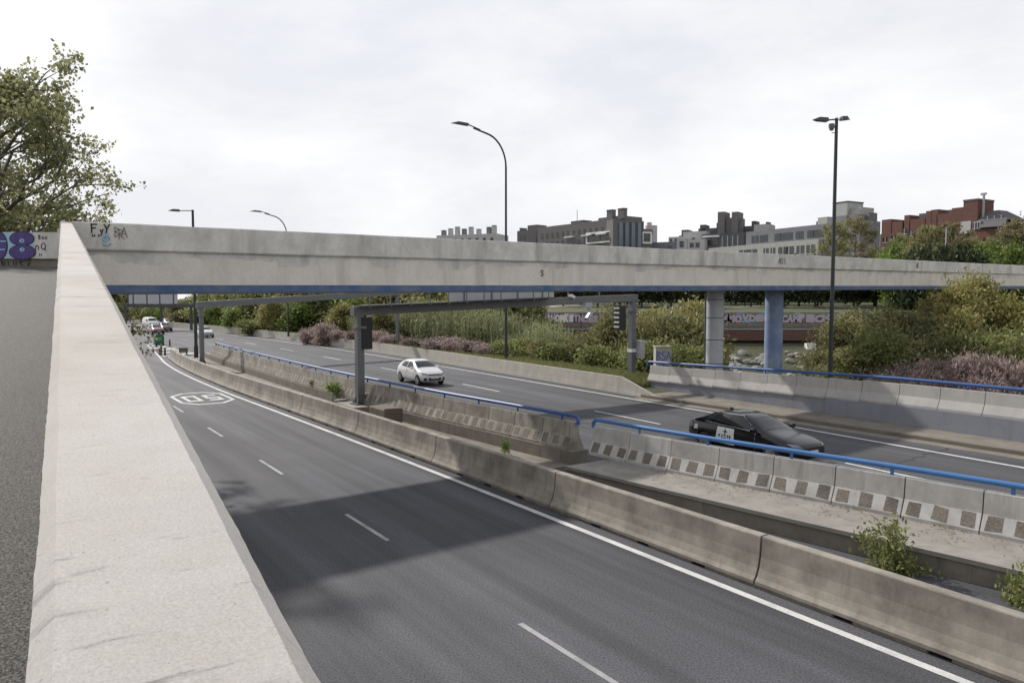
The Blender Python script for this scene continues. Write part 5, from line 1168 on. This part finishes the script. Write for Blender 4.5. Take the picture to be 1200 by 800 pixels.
for (px, Y, py) in ((426,88,362),(446,86,360),(462,84,356),(476,82,362),(490,80,354),(504,77,358),(518,78,352),(532,74,358),(548,75,354),(562,71,362),(578,72,356),(592,69,364),(606,68,362),(616,66,376),(628,66,380),(642,62.5,372),(648,66,382),(604,63,388)):
    PT('reed', px, Y, py, 1.15, 'tall grey-green reed clump behind the verge', G3)
G4 = 'shrubs between the gantry leg and the piers'
for (k, px, Y, py, w) in (('darkshrub',590,61,398,1.1),('darkshrub',612,60,396,1.1),('willow',634,58,398,.9),('darkshrub',652,57,402,1.0),('willow',668,57,404,.9),('willow',688,57,394,.9),('darkshrub',704,54,404,1.0),('willow',716,59,366,.8),('yellow',722,62,384,.8),('willow',748,57,378,.9),('darkshrub',758,50.5,400,1.0),('willow',775,58,376,1.0),('yellow',766,62,366,.9),('willow',792,59,372,1.1),
     ('yellow',814,66,356,1.1),('willow',808,60,374,1.0),('darkshrub',798,51,404,1.0),('darkshrub',816,53,406,1.0),('darkshrub',740,53,406,1.0),('darkshrub',680,62,398,1.0)):
    PT(k, px, Y, py, w, {'darkshrub':'dark green shrub','willow':'grey-olive bushy shrub','yellow':'yellow-green feathery shrub'}[k] + ' between the verge and the bridge piers', G4)
G5 = 'large shrubs behind the plain barriers'
for (k, px, Y, py, w) in (('bigwillow',972,46,398,.65),('bigwillow',984,47,366,.85),('bigwillow',1006,48,352,.9),('bigwillow',1030,46,356,.95),('bigwillow',1052,48,348,.95),('neardark',1030,41,394,1.1),('bigwillow',1076,46,352,.95),('bigwillow',1100,44,366,1.0),('bigyellow',1094,49,344,.8),('bigyellow',1120,46,328,.8),('bigyellow',1142,48,320,.85),('bigyellow',1158,47,342,.8),('bigwillow',1150,42,376,1.0),('bigyellow',1128,43,360,.8),('bigyellow',1180,46,346,.8),('bigwillow',1186,41,380,1.0),('bigyellow',1206,45,350,.8),('neardark',1120,40.5,394,1.1),('neardark',1206,42,392,1.1),('neardark',1172,40,398,1.1),('bigwillow',990,41.5,400,.8),('bigwillow',1066,41.5,388,1.0)):
    PT(k, px, Y, py, w, {'neardark':'dark green shrub','bigwillow':'big olive shrub','bigyellow':'tall yellow-green feathery shrub'}[k] + ' behind the plain barriers at right', G5)
G6 = 'umbrella pines in the park'
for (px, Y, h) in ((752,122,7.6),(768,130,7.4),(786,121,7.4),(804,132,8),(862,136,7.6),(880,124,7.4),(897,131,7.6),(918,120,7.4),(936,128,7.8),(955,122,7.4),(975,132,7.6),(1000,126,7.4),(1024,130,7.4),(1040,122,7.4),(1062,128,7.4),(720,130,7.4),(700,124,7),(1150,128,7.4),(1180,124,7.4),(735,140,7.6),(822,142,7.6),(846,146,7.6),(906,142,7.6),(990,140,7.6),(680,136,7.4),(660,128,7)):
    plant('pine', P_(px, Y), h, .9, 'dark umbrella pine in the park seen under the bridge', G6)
G7 = 'tall trees beyond the bridge'
for (k, px, Y, py, w) in (('tallolive',976,122,264,.62),('tall',1000,126,258,.72),('tall',1026,130,292,.8),('bright',1052,118,284,1.0),('tallolive',1060,130,278,.9),('tallolive',1088,126,268,.85),('tall',1110,130,266,.8),('bright',1088,112,290,1.0),('tallolive',1132,124,282,.8),('bright',1158,114,284,1.1),('tallolive',1176,116,276,.8),('tall',1198,112,258,.9),('tall',1222,112,250,.9),('bright',1040,112,296,.9),('bright',1188,108,286,1.0),('tallolive',1070,112,288,.7),('tall',1145,134,286,.8)):
    PT(k, px, Y, py, w, {'tall':'tall brownish spring tree','tallolive':'tall olive-green tree','bright':'bright green leafy tree'}[k] + ' beyond the bridge at right', G7, False)
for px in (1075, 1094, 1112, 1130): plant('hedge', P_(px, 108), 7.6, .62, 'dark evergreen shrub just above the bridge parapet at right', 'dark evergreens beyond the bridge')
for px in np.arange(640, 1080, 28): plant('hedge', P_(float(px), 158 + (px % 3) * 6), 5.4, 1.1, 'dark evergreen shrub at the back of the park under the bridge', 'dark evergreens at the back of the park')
# weeds in the median
def weed(key, s, t, z, h, w, label): o = plant(key, xy(s, t, z), h, w, label)
plant_proto('weed', 'weed_shrub', 'plant', 'lf_green', 1.3, .62, 1500, .05, 2.2, .02, .8, .3, 7, 14, (.02, 9, .1), 71)
plant_proto('weedy', 'weed_shrub', 'plant', 'lf_bright', .7, .5, 700, .05, 2.2, .02, .8, .3, 7, 9, (.015, 6, .1), 73)
p = G(1048, 668, 0); weed('weed', *st(G(1046, 652, .3)), -.35, 1.5, .85, 'leafy green weed growing out of the ledge wall below the pale barriers')
weed('weed', *st(G(1204, 690, .3)), -.35, 1.35, .75, 'leafy green weed at the right photo edge beside the ledge')
weed('weedy', *st(G(390, 466, .3)), .3, .75, 1.1, 'small green weed left of the gantry foot'); weed('weedy', *st(G(367, 456, .3)), .3, .5, 1.0, 'low weed farther left of the gantry foot')
weed('weedy', *st(G(592, 527, .2)), .0, .5, .6, 'tiny weed at the foot of the weathered barriers near the gap')
# number the look-alikes by their order in the picture
from collections import defaultdict
dd = defaultdict(list)
for d_, o in PLACED: dd[d_].append(o)
for d_, os_ in dd.items():
    os_.sort(key=lambda o: PX(o.location)[0])
    for i, o in enumerate(os_): o['label'] = d_ if len(os_) == 1 else d_ + ', ' + ordw(i + 1) + ' from the left'
# grass on the verge, leaf litter on the ledge
def scatter(name, m, pts, hgt, wd, seed, kind='stuff', flatl=False):
    rg = np.random.default_rng(seed); n = len(pts); P = np.array(pts); a = rg.uniform(0, 6.28, n); d = np.stack([np.cos(a), np.sin(a), np.zeros(n)], 1)
    hh_ = (hgt * rg.uniform(.4, 1.2, n))[:, None]; ln = rg.normal(size=(n, 3)) * .3; ln[:, 2] = 0
    w = d * wd
    if flatl: tip = P + np.stack([-d[:, 1], d[:, 0], np.full(n, .3)], 1) * hh_
    else: tip = P + (np.array([0, 0, 1]) + ln) * hh_
    V = np.stack([P - w, P + w, tip + w * .15, tip - w * .15], 1).reshape(-1, 3)
    me = bpy.data.meshes.new(name); me.vertices.add(4 * n); me.vertices.foreach_set('co', V.ravel()); me.loops.add(4 * n); me.loops.foreach_set('vertex_index', np.arange(4 * n)); me.polygons.add(n)
    me.polygons.foreach_set('loop_start', np.arange(0, 4 * n, 4)); me.polygons.foreach_set('loop_total', np.full(n, 4)); me.update()
    at = me.attributes.new('tone', 'FLOAT', 'FACE'); at.data.foreach_set('value', rg.random(n).astype(np.float32)); me.materials.append(m)
    return tag(put(name, me), kind=kind)
pts = []
for i in range(42000):
    s = 30.2 + 69 * RNG.random() ** 1.6; d = .32 + 5.0 * RNG.random() ** 1.2; t = float(T_rbar(s)) + d
    zz = float(np.interp(d, [.28, 1.5, 4.2, 6.5], [.72, .62, .45, -.75])); pts.append(tuple(xy(s, t, (zz * vk(s) if zz > 0 else zz) - .02)))
scatter('grass', M['lf_grass'], pts, .34, .022, 5)
pts = []
for i in range(1500):
    s = 17 - 16 * RNG.random(); u = RNG.random() ** 2.2; t = float(T_jer(s)) - .03 - u * 1.1
    if RNG.random() < .25 or (int(s * 1.3) % 3 == 0): pts.append(tuple(xy(s, t, .4605)))
scatter('leaf_litter', M['lf_dry'], pts, .05, .016, 6, flatl=True)

# ------------------------------------------------------------------ buildings
M['brick_dark'] = concrete('dark_brown_brick', (.165, .155, .155), (.125, .12, .122), streak=.2, blotch=.4, fine=1.5, bump=0, rand=False)
M['brick_red'] = concrete('red_brick', (.15, .07, .056), (.105, .052, .044), streak=.3, blotch=.4, fine=1.5, bump=0, rand=False)
M['render_white'] = concrete('white_render', (.46, .455, .45), (.38, .375, .37), streak=.3, blotch=.3, fine=1, bump=0, rand=False)
M['slate'] = concrete('grey_slate_cladding', (.20, .20, .225), (.15, .15, .17), streak=.3, blotch=.4, fine=1.2, bump=0, rand=False)
M['greyrender'] = concrete('pale_grey_render', (.38, .385, .36), (.30, .30, .285), streak=.3, blotch=.3, fine=1, bump=0, rand=False)
M['roof_dark'] = concrete('dark_roof', (.105, .102, .108), (.08, .078, .082), fine=2, bump=0, rand=False)
def zpx(py, Y): return H + (350 - py) / F * Y
class Bld:
    def __init__(s, name, label, pxa, Ya, pxb, Yb, group=None):
        s.a = Vector((Xat(pxa, Ya), Ya, 0)); s.b = Vector((Xat(pxb, Yb), Yb, 0)); d = s.b - s.a; s.L = d.length; s.rz = math.atan2(d.y, d.x)
        s.z0 = 3.0; s.root = thing(name, label, 'building', (s.a.x, s.a.y, s.z0), s.rz)
    def x(s, px):
        # local x of a picture column on the facade line
        A_, B2 = s.a, s.b; k = (px - 600) / F; den = (B2.x - A_.x) - k * (B2.y - A_.y); return (k * A_.y - A_.x) / den * s.L
    def Y(s, x): return s.a.y + (s.b.y - s.a.y) * x / s.L
    def z(s, py, x): return zpx(py, s.Y(x)) - s.z0
    def block(s, nm, m, x0, x1, y0, y1, z0, z1):
        b = MB(); b.box(x0, x1, y0, y1, z0, z1); return b.build(nm, M[m], s.root)
    def win(s, x0, x1, z0, z1, y=0, frame=None, parent=None):
        b = MB(); b.box(x0, x1, y - .06, y - .003, z0, z1); w = b.build('window', M['winglass'], s.root)
        b = MB(); xm = (x0 + x1) / 2; b.box(xm - .05, xm + .05, y - .09, y - .061, z0, z1); b.box(x0 - .08, x1 + .08, y - .12, y - .061, z0 - .1, z0 - .002); b.build('frame', M[frame or 'darksteel'], w)
    def wins(s, xs, w, z0, z1, y=0, frame=None):
        for x in xs: s.win(x - w / 2, x + w / 2, z0, z1, y, frame)
# dark brick apartment block in the middle
B1 = Bld('apartment_building', 'dark brick apartment building with two square chimney towers and a white framed bay', 630, 262, 720, 232)
x1_, zt = B1.L, B1.z(257.0, B1.L)
B1.block('wall', 'brick_dark', 0, B1.L, 0, 13, 0, zt); B1.block('roof_wall', 'brick_dark', B1.L * .72, B1.L - .3, 3, 12.5, zt - .5, zt + 1.2)
B1.wins(np.linspace(2.2, B1.L - 3, 13), 1.1, zt - 3.6, zt - 2.2); B1.wins(np.linspace(2.2, B1.L - 3, 13), 1.1, zt - 6.6, zt - 5.2); B1.wins(np.linspace(2.2, B1.L - 3, 13), 1.1, zt - 9.6, zt - 8.2)
for x in (B1.L * .62, B1.L * .80, B1.L * .4): B1.block('awning', 'white', x, x + 4.2, -1.2, -.14, zt - 4.6, zt - 4.2)
for px in (708, 721):
    x = B1.x(px); b = MB(); b.prism([(2, zt), (2, zt + 3.0), (3.6, zt + 3.0), (3.6, zt)], x - 1.25, x + 1.25); b.prism([(1.9, zt + 3.0), (1.9, zt + 3.3), (3.7, zt + 3.3), (3.7, zt + 3.0)], x - 1.35, x + 1.35); b.build('chimney_tower', M['brick_dark'], B1.root)
B1.block('aerial', 'darksteel', B1.L * .42, B1.L * .42 + .12, 4, 4.12, zt, zt + 5); B1.block('rooftop_plant', 'roof_dark', B1.L * .34, B1.L * .50, 4, 8, zt, zt + 1.4)
B1b = Bld('apartment_building', 'dark apartment wing with a white framed corner bay and bluish glazed tower', 717.5, 231, 764, 236)
zt = B1b.z(258, 0); Lb = B1b.L
xs_ = B1b.x(750); B1b.block('wall', 'brick_dark', .02, xs_, .02, 14, 0, zt); B1b.block('wall', 'brick_dark', xs_ + .01, Lb * .98, .1, 12, 0, B1b.z(269.3, Lb)); zw = B1b.z(271, 0); zl = B1b.z(283.5, 0)
xa, xb = -.6, B1b.x(719.5 + 1)
def frame_box(Bq, x0, x1, z0, z1, y):
    b = MB(); b.box(x0, x1, y - .5, y - .01, z1 - .5, z1); b.box(x0, x1, y - .5, y - .01, z0, z0 + .5); b.box(x0, x0 + .5, y - .5, y - .01, z0 + .5, z1 - .5); b.box(x1 - .5, x1, y - .5, y - .01, z0 + .5, z1 - .5); b.build('white_frame', M['white'], Bq.root)
B1.wins([], 1, 0, 1)
x0_, x1_ = B1.x(687.5), B1.x(719.8); frame_box(B1, x0_, x1_, B1.z(284, B1.L), B1.z(270.5, B1.L), -.1); B1.win(x0_ + .7, (x0_ + x1_) / 2 - .2, B1.z(281, B1.L), B1.z(274, B1.L), -.12); B1.win((x0_ + x1_) / 2 + .3, x1_ - .7, B1.z(281, B1.L), B1.z(274, B1.L), -.12)
for i in range(4):
    xx = B1b.x(724 + i * 7.2); B1b.block('glazed_bay', 'bayglass', xx, xx + 1.45, -.35, -.0, zl - 6, B1b.z(262 - 1, 0)); B1b.block('mullion', 'darksteel', xx + 1.46, xx + 1.8, -.5, 0, zl - 6, B1b.z(260.5, 0))
frame_box(B1b, B1b.x(750.5), B1b.x(762), zl - .4, zw, 0); B1b.win(B1b.x(752.5), B1b.x(760), B1b.z(281, Lb), B1b.z(274.5, Lb), 0)
B1c = Bld('apartment_building', 'small dark brick rooftop block left of the brick apartment building', 606, 275, 628, 268)
zt = B1c.z(271.5, 0); B1c.block('wall', 'brick_dark', 0, B1c.L, 0, 9, 0, zt); B1c.block('chimney_tower', 'brick_dark', B1c.L * .45, B1c.L * .95, 1, 6, zt + .002, zt + 1.8)
B1c.block('chimney_tower', 'brick_dark', B1c.L * .02, B1c.L * .12, 1, 4, zt + .002, zt + 1.2); B1c.wins([B1c.L * .2, B1c.L * .4], 1, zt - 3, zt - 1.6)
B0 = Bld('apartment_building', 'distant white building whose row of rooftop chimneys shows above the bridge', 512, 300, 582, 290)
zt = B0.z(276.6, 0); B0.block('wall', 'render_white', 0, B0.L, 0, 12, 0, zt); B0.wins(np.linspace(2, B0.L - 2, 8), 1.2, zt - 3, zt - 1.5)
for i, px in enumerate((517, 525, 533, 541, 549, 558, 570, 576)):
    x = B0.x(px); h_ = 1.9 + (i * 37 % 5) * .3; b = MB(); b.box(x - .8, x + .8, 2, 3.6, zt, zt + h_); b.box(x - .95, x + .95, 1.85, 3.75, zt + h_ + .15, zt + h_ + .32); b.build('chimney', M['render_white' if i % 3 else 'slate'], B0.root)
B2 = Bld('white_building', 'pale rounded white block right behind the dark brick building', 758, 255, 771, 255)
zt = B2.z(264, 0); b = MB(); b.tube([(B2.L / 2, 4, 0), (B2.L / 2, 4, zt)], B2.L * .55, 20); b.build('wall', M['render_white'], B2.root, smooth=True, ang=50); B2.block('rooftop_plant', 'render_white', B2.L * .1, B2.L * .5, 3, 5, zt, zt + 1.1); B2.wins([B2.L * .35], .9, zt - 3, zt - 1.8, y=.2)
# white terraces and the dark block with twin towers
B3 = Bld('white_building', 'stepped white apartment building with terraces left of the twin dark towers', 770, 240, 830, 232)
def bw(Bq, pa, pb, pt, y0, dep, m, nm='wall'):
    xa_, xb_ = Bq.x(pa), Bq.x(pb); z_ = Bq.z(pt, (xa_ + xb_) / 2); Bq.block(nm, m, xa_, xb_, y0, y0 + dep, 0, z_); return xa_, xb_, z_
a_, e_, z_ = bw(B3, 763, 793.8, 284.5, -1.5, 10, 'slate'); B3.wins([(a_ + e_) / 2 + 2], 1.4, z_ - 2.6, z_ - 1.2, -1.5)
a_, e_, z_ = bw(B3, 794, 806, 280.5, -2.0, 10, 'render_white'); B3.wins([a_ + 1.6], 1.3, z_ - 2.6, z_ - .8, -2.0)
a_, e_, z_ = bw(B3, 806.2, 826, 281.5, -1.8, 10, 'render_white'); B3.wins([a_ + 1.4, a_ + 3.2], 1.3, z_ - 2.4, z_ - 1.0, -1.8)
a_, e_, z_ = bw(B3, 778, 795, 277, 4, 9, 'render_white'); B3.wins(np.linspace(a_ + .8, e_ - .8, 3), .8, z_ - 1.3, z_ - .6, 4)
a_, e_, z_ = bw(B3, 796, 823, 271, 3, 9, 'render_white'); B3.wins([a_ + 3.4], 1.0, z_ - 3.2, z_ - 2.0, 3)
for (pa, pb, pt) in ((787, 800, 274.5), (790, 798, 268), (804, 816, 264.5), (806, 813, 260)): bw(B3, pa, pb, pt, 7 + (pt < 265) * 6, 5, 'roof_dark', 'rooftop_block')
B4 = Bld('apartment_building', 'dark building with twin brown towers and a glazed top storey', 822, 235, 886, 225)
a_, e_, z_ = bw(B4, 821, 870, 274, 0, 12, 'roof_dark'); bw(B4, 817, 884, 264.5, 7, 8, 'roof_dark', 'rooftop_block'); bw(B4, 842, 851, 254.5, 5, 4, 'brick_dark', 'tower_link')
for (pa, pb) in ((833.8, 841.8), (850.2, 857.6)):
    x0_, x1_, z2_ = bw(B4, pa, pb, 247.8, 4, 5, 'brick_dark', 'tower')
bw(B4, 857.8, 861, 255, 5, 3, 'brick_dark', 'tower_link'); bw(B4, 822, 832, 258, 12, 4, 'roof_dark', 'rooftop_block'); bw(B4, 864, 869, 256, 12, 4, 'roof_dark', 'rooftop_block'); bw(B4, 881, 884, 257, 12, 3, 'roof_dark', 'chimney'); bw(B4, 879, 897, 263, 2, 6, 'greyrender', 'stair_block')
for px in (845, 851, 857, 863): x = B4.x(px); B4.win(x - .7, x + .7, z_ - 4.2, z_ - .8, 0, 'white')
for px in (828, 836): x = B4.x(px); B4.win(x - .9, x + .9, z_ - 3.4, z_ - 1.2, 0)
B4.block('balcony', 'white', B4.x(823), B4.x(842), -1, -.13, z_ - 1.1, z_ - .6)
# long grey and white building
B5 = Bld('apartment_building', 'long apartment building with grey slate upper storey above a white band of windows', 829, 222, 1010, 176)
xa_, xb_ = B5.x(829), B5.x(960); zb_ = B5.z(281.5, xb_)
zt_ = B5.z(262.0, B5.x(966)); x0_ = B5.x(868)
b = MB(); b.box(x0_, B5.x(1000), 1.5, 9, 0, zt_); b.build('upper_storey', M['slate'], B5.root)
b = MB(); b.box(B5.x(829), B5.x(957), 0, 1.49, 0, B5.z(280.5, B5.x(957))); b.box(B5.x(829), x0_, 1.49, 13, 0, B5.z(280.5, B5.x(957))); b.build('wall', M['greyrender'], B5.root)
zw1 = B5.z(281, B5.x(957))
for px, w in ((876, 1.0), (880.5, 1.0), (886, 1.4), (891, 1.2), (905, 2.4), (912, 2.4), (919, 1.6), (930, 2.4), (943, 2.2), (949, 1.8), (955, 1.4), (962, 1.6)): x = B5.x(px); B5.win(x - w/2, x + w/2, zw1 + .9, zw1 + 2.6, 1.5)
for px, w in ((870, 3.5), (880, 3.5), (896, 1.8), (904, 1.6), (916, 3.2), (923, 3), (936, 2.4), (948, 2.6)): x = B5.x(px); B5.win(x - w/2, x + w/2, zw1 - 3.4, zw1 - 1.2, 0, 'white')
for (pa, pb, pt, y0, dp_, m) in ((954, 970.5, 237.5, 6, 6, 'greyrender'), (953.5, 971, 236, 6, 6.1, 'roof_dark'), (970.7, 983, 242.5, 7, 5, 'greyrender'), (943, 954, 254.5, 4, 6, 'greyrender'), (957, 992, 253, 3, 7, 'slate'), (983.5, 990, 250, 7, 4, 'roof_dark'), (992, 996, 248.5, 6, 3, 'brick_dark'), (935, 938, 259, 6, 2, 'brick_dark')):
    x0_, x1_ = B5.x(pa), B5.x(pb); z_ = B5.z(pt, (x0_ + x1_) / 2)
    zlow = B5.z(238.5, x0_) if m == 'roof_dark' and pt == 236 else zt_ - .6
    if pt == 236: B5.block('roof_cap', m, x0_, x1_, y0 - .1, y0 + dp_, zlow + .01, z_)
    else: B5.block('stair_tower', m, x0_, x1_, y0, y0 + dp_, 0, z_)
# red brick block at right
B6 = Bld('red_brick_building', 'red brick apartment building with stepped roofs and a square tower behind the trees', 1020, 235, 1178, 200)
def rb(pa, pb, pt, y0, dp_, m, nm): return bw(B6, pa, pb, pt, y0, dp_, m, nm)
rb(1024, 1122, 271, 2, 10, 'brick_red', 'wall')
for (pa, pb, pt, m) in ((1023, 1034, 257.5, 'brick_red'), (1035, 1047, 260, 'brick_red'), (1049, 1055, 252.5, 'brick_red'), (1056, 1073, 256.5, 'brick_red'), (1059, 1073, 249.5, 'roof_dark'), (1074, 1081, 247.5, 'brick_red'), (1080, 1088, 246, 'brick_red'), (1086, 1104, 250.5, 'brick_red'), (1104, 1122, 243.5, 'brick_red'), (1112, 1117, 239.5, 'roof_dark'), (1093, 1097, 245.5, 'roof_dark')):
    rb(pa, pb, pt, 3 + (m == 'roof_dark') * 3, 8, m, 'roof_block' if m == 'roof_dark' else 'stepped_block')
a_, e_, z_ = rb(1122, 1138.5, 236.5, 1, 8, 'brick_red', 'tower'); b = MB(); b.box(a_ - .1, e_ + .1, .9, 9.1, z_ + .002, z_ + .5); b.build('tower_cap', M['roof_dark'], B6.root)
a_, e_, z_ = rb(1121, 1176, 263.5, 0, 12, 'brick_red', 'wall')
B6.block('white_band', 'render_white', B6.x(1121), B6.x(1134), -.2, -.01, z_ - 2.2, z_ + 1.2); B6.block('white_band', 'render_white', B6.x(1136.5), B6.x(1146), -.2, -.01, z_ - 1.2, z_ + .8)
b = MB(); x0_, x1_ = B6.x(1139), B6.x(1171); zr1 = B6.z(248, x0_)
b.add([(x0_, 0.5, z_ + .8), (x1_ + 1, .5, z_ + .8), (x1_ + 1, 11, z_ + .8), (x0_, 11, z_ + .8), (x0_, 4, zr1), (x1_ - 3.2, 4, zr1), (x1_ - 3.2, 8, zr1), (x0_, 8, zr1)], [(0,1,5,4), (1,2,6,5), (2,3,7,6), (3,0,4,7), (4,5,6,7), (3,2,1,0)]); b.build('roof', M['roof_dark'], B6.root)
b = MB(); b.add([(B6.x(1145), -1.2, z_ - 1.0), (B6.x(1177), -1.2, z_ - 1.0), (B6.x(1174), .45, z_ + .75), (B6.x(1147), .45, z_ + .75), (B6.x(1145), -.05, z_ - 1.0), (B6.x(1177), -.05, z_ - 1.0)], [(0,1,2,3), (0,4,5,1), (0,3,4), (1,5,2), (3,2,5,4)]); b.build('canopy_roof', M['roof_dark'], B6.root)
for px in (1139, 1142, 1145): x = B6.x(px); B6.win(x - .5, x + .5, z_ - 1.0, z_ + .6, -.2, 'white')
for px in (1150, 1158, 1166): x = B6.x(px); B6.win(x - .9, x + .9, z_ + .9, z_ + 2.2, 1.2, 'white')
B6.block('pergola', 'greyrender', B6.x(1139), B6.x(1145), 2, 2.6, B6.z(242.5, 0) - .3, B6.z(241.5, 0)); B6.block('pergola', 'greyrender', B6.x(1141.5), B6.x(1143), 2, 2.6, z_, B6.z(242.5, 0) - .32)
for (px, py) in ((1030, 281), (1040, 279), (1045, 283), (1052, 271), (1060, 274), (1075, 268), (1128, 280), (1160, 283)): x = B6.x(px); zz = B6.z(py, x); B6.win(x - .9, x + .9, zz - .9, zz + .7, 2 if px < 1121 else 0, 'white')
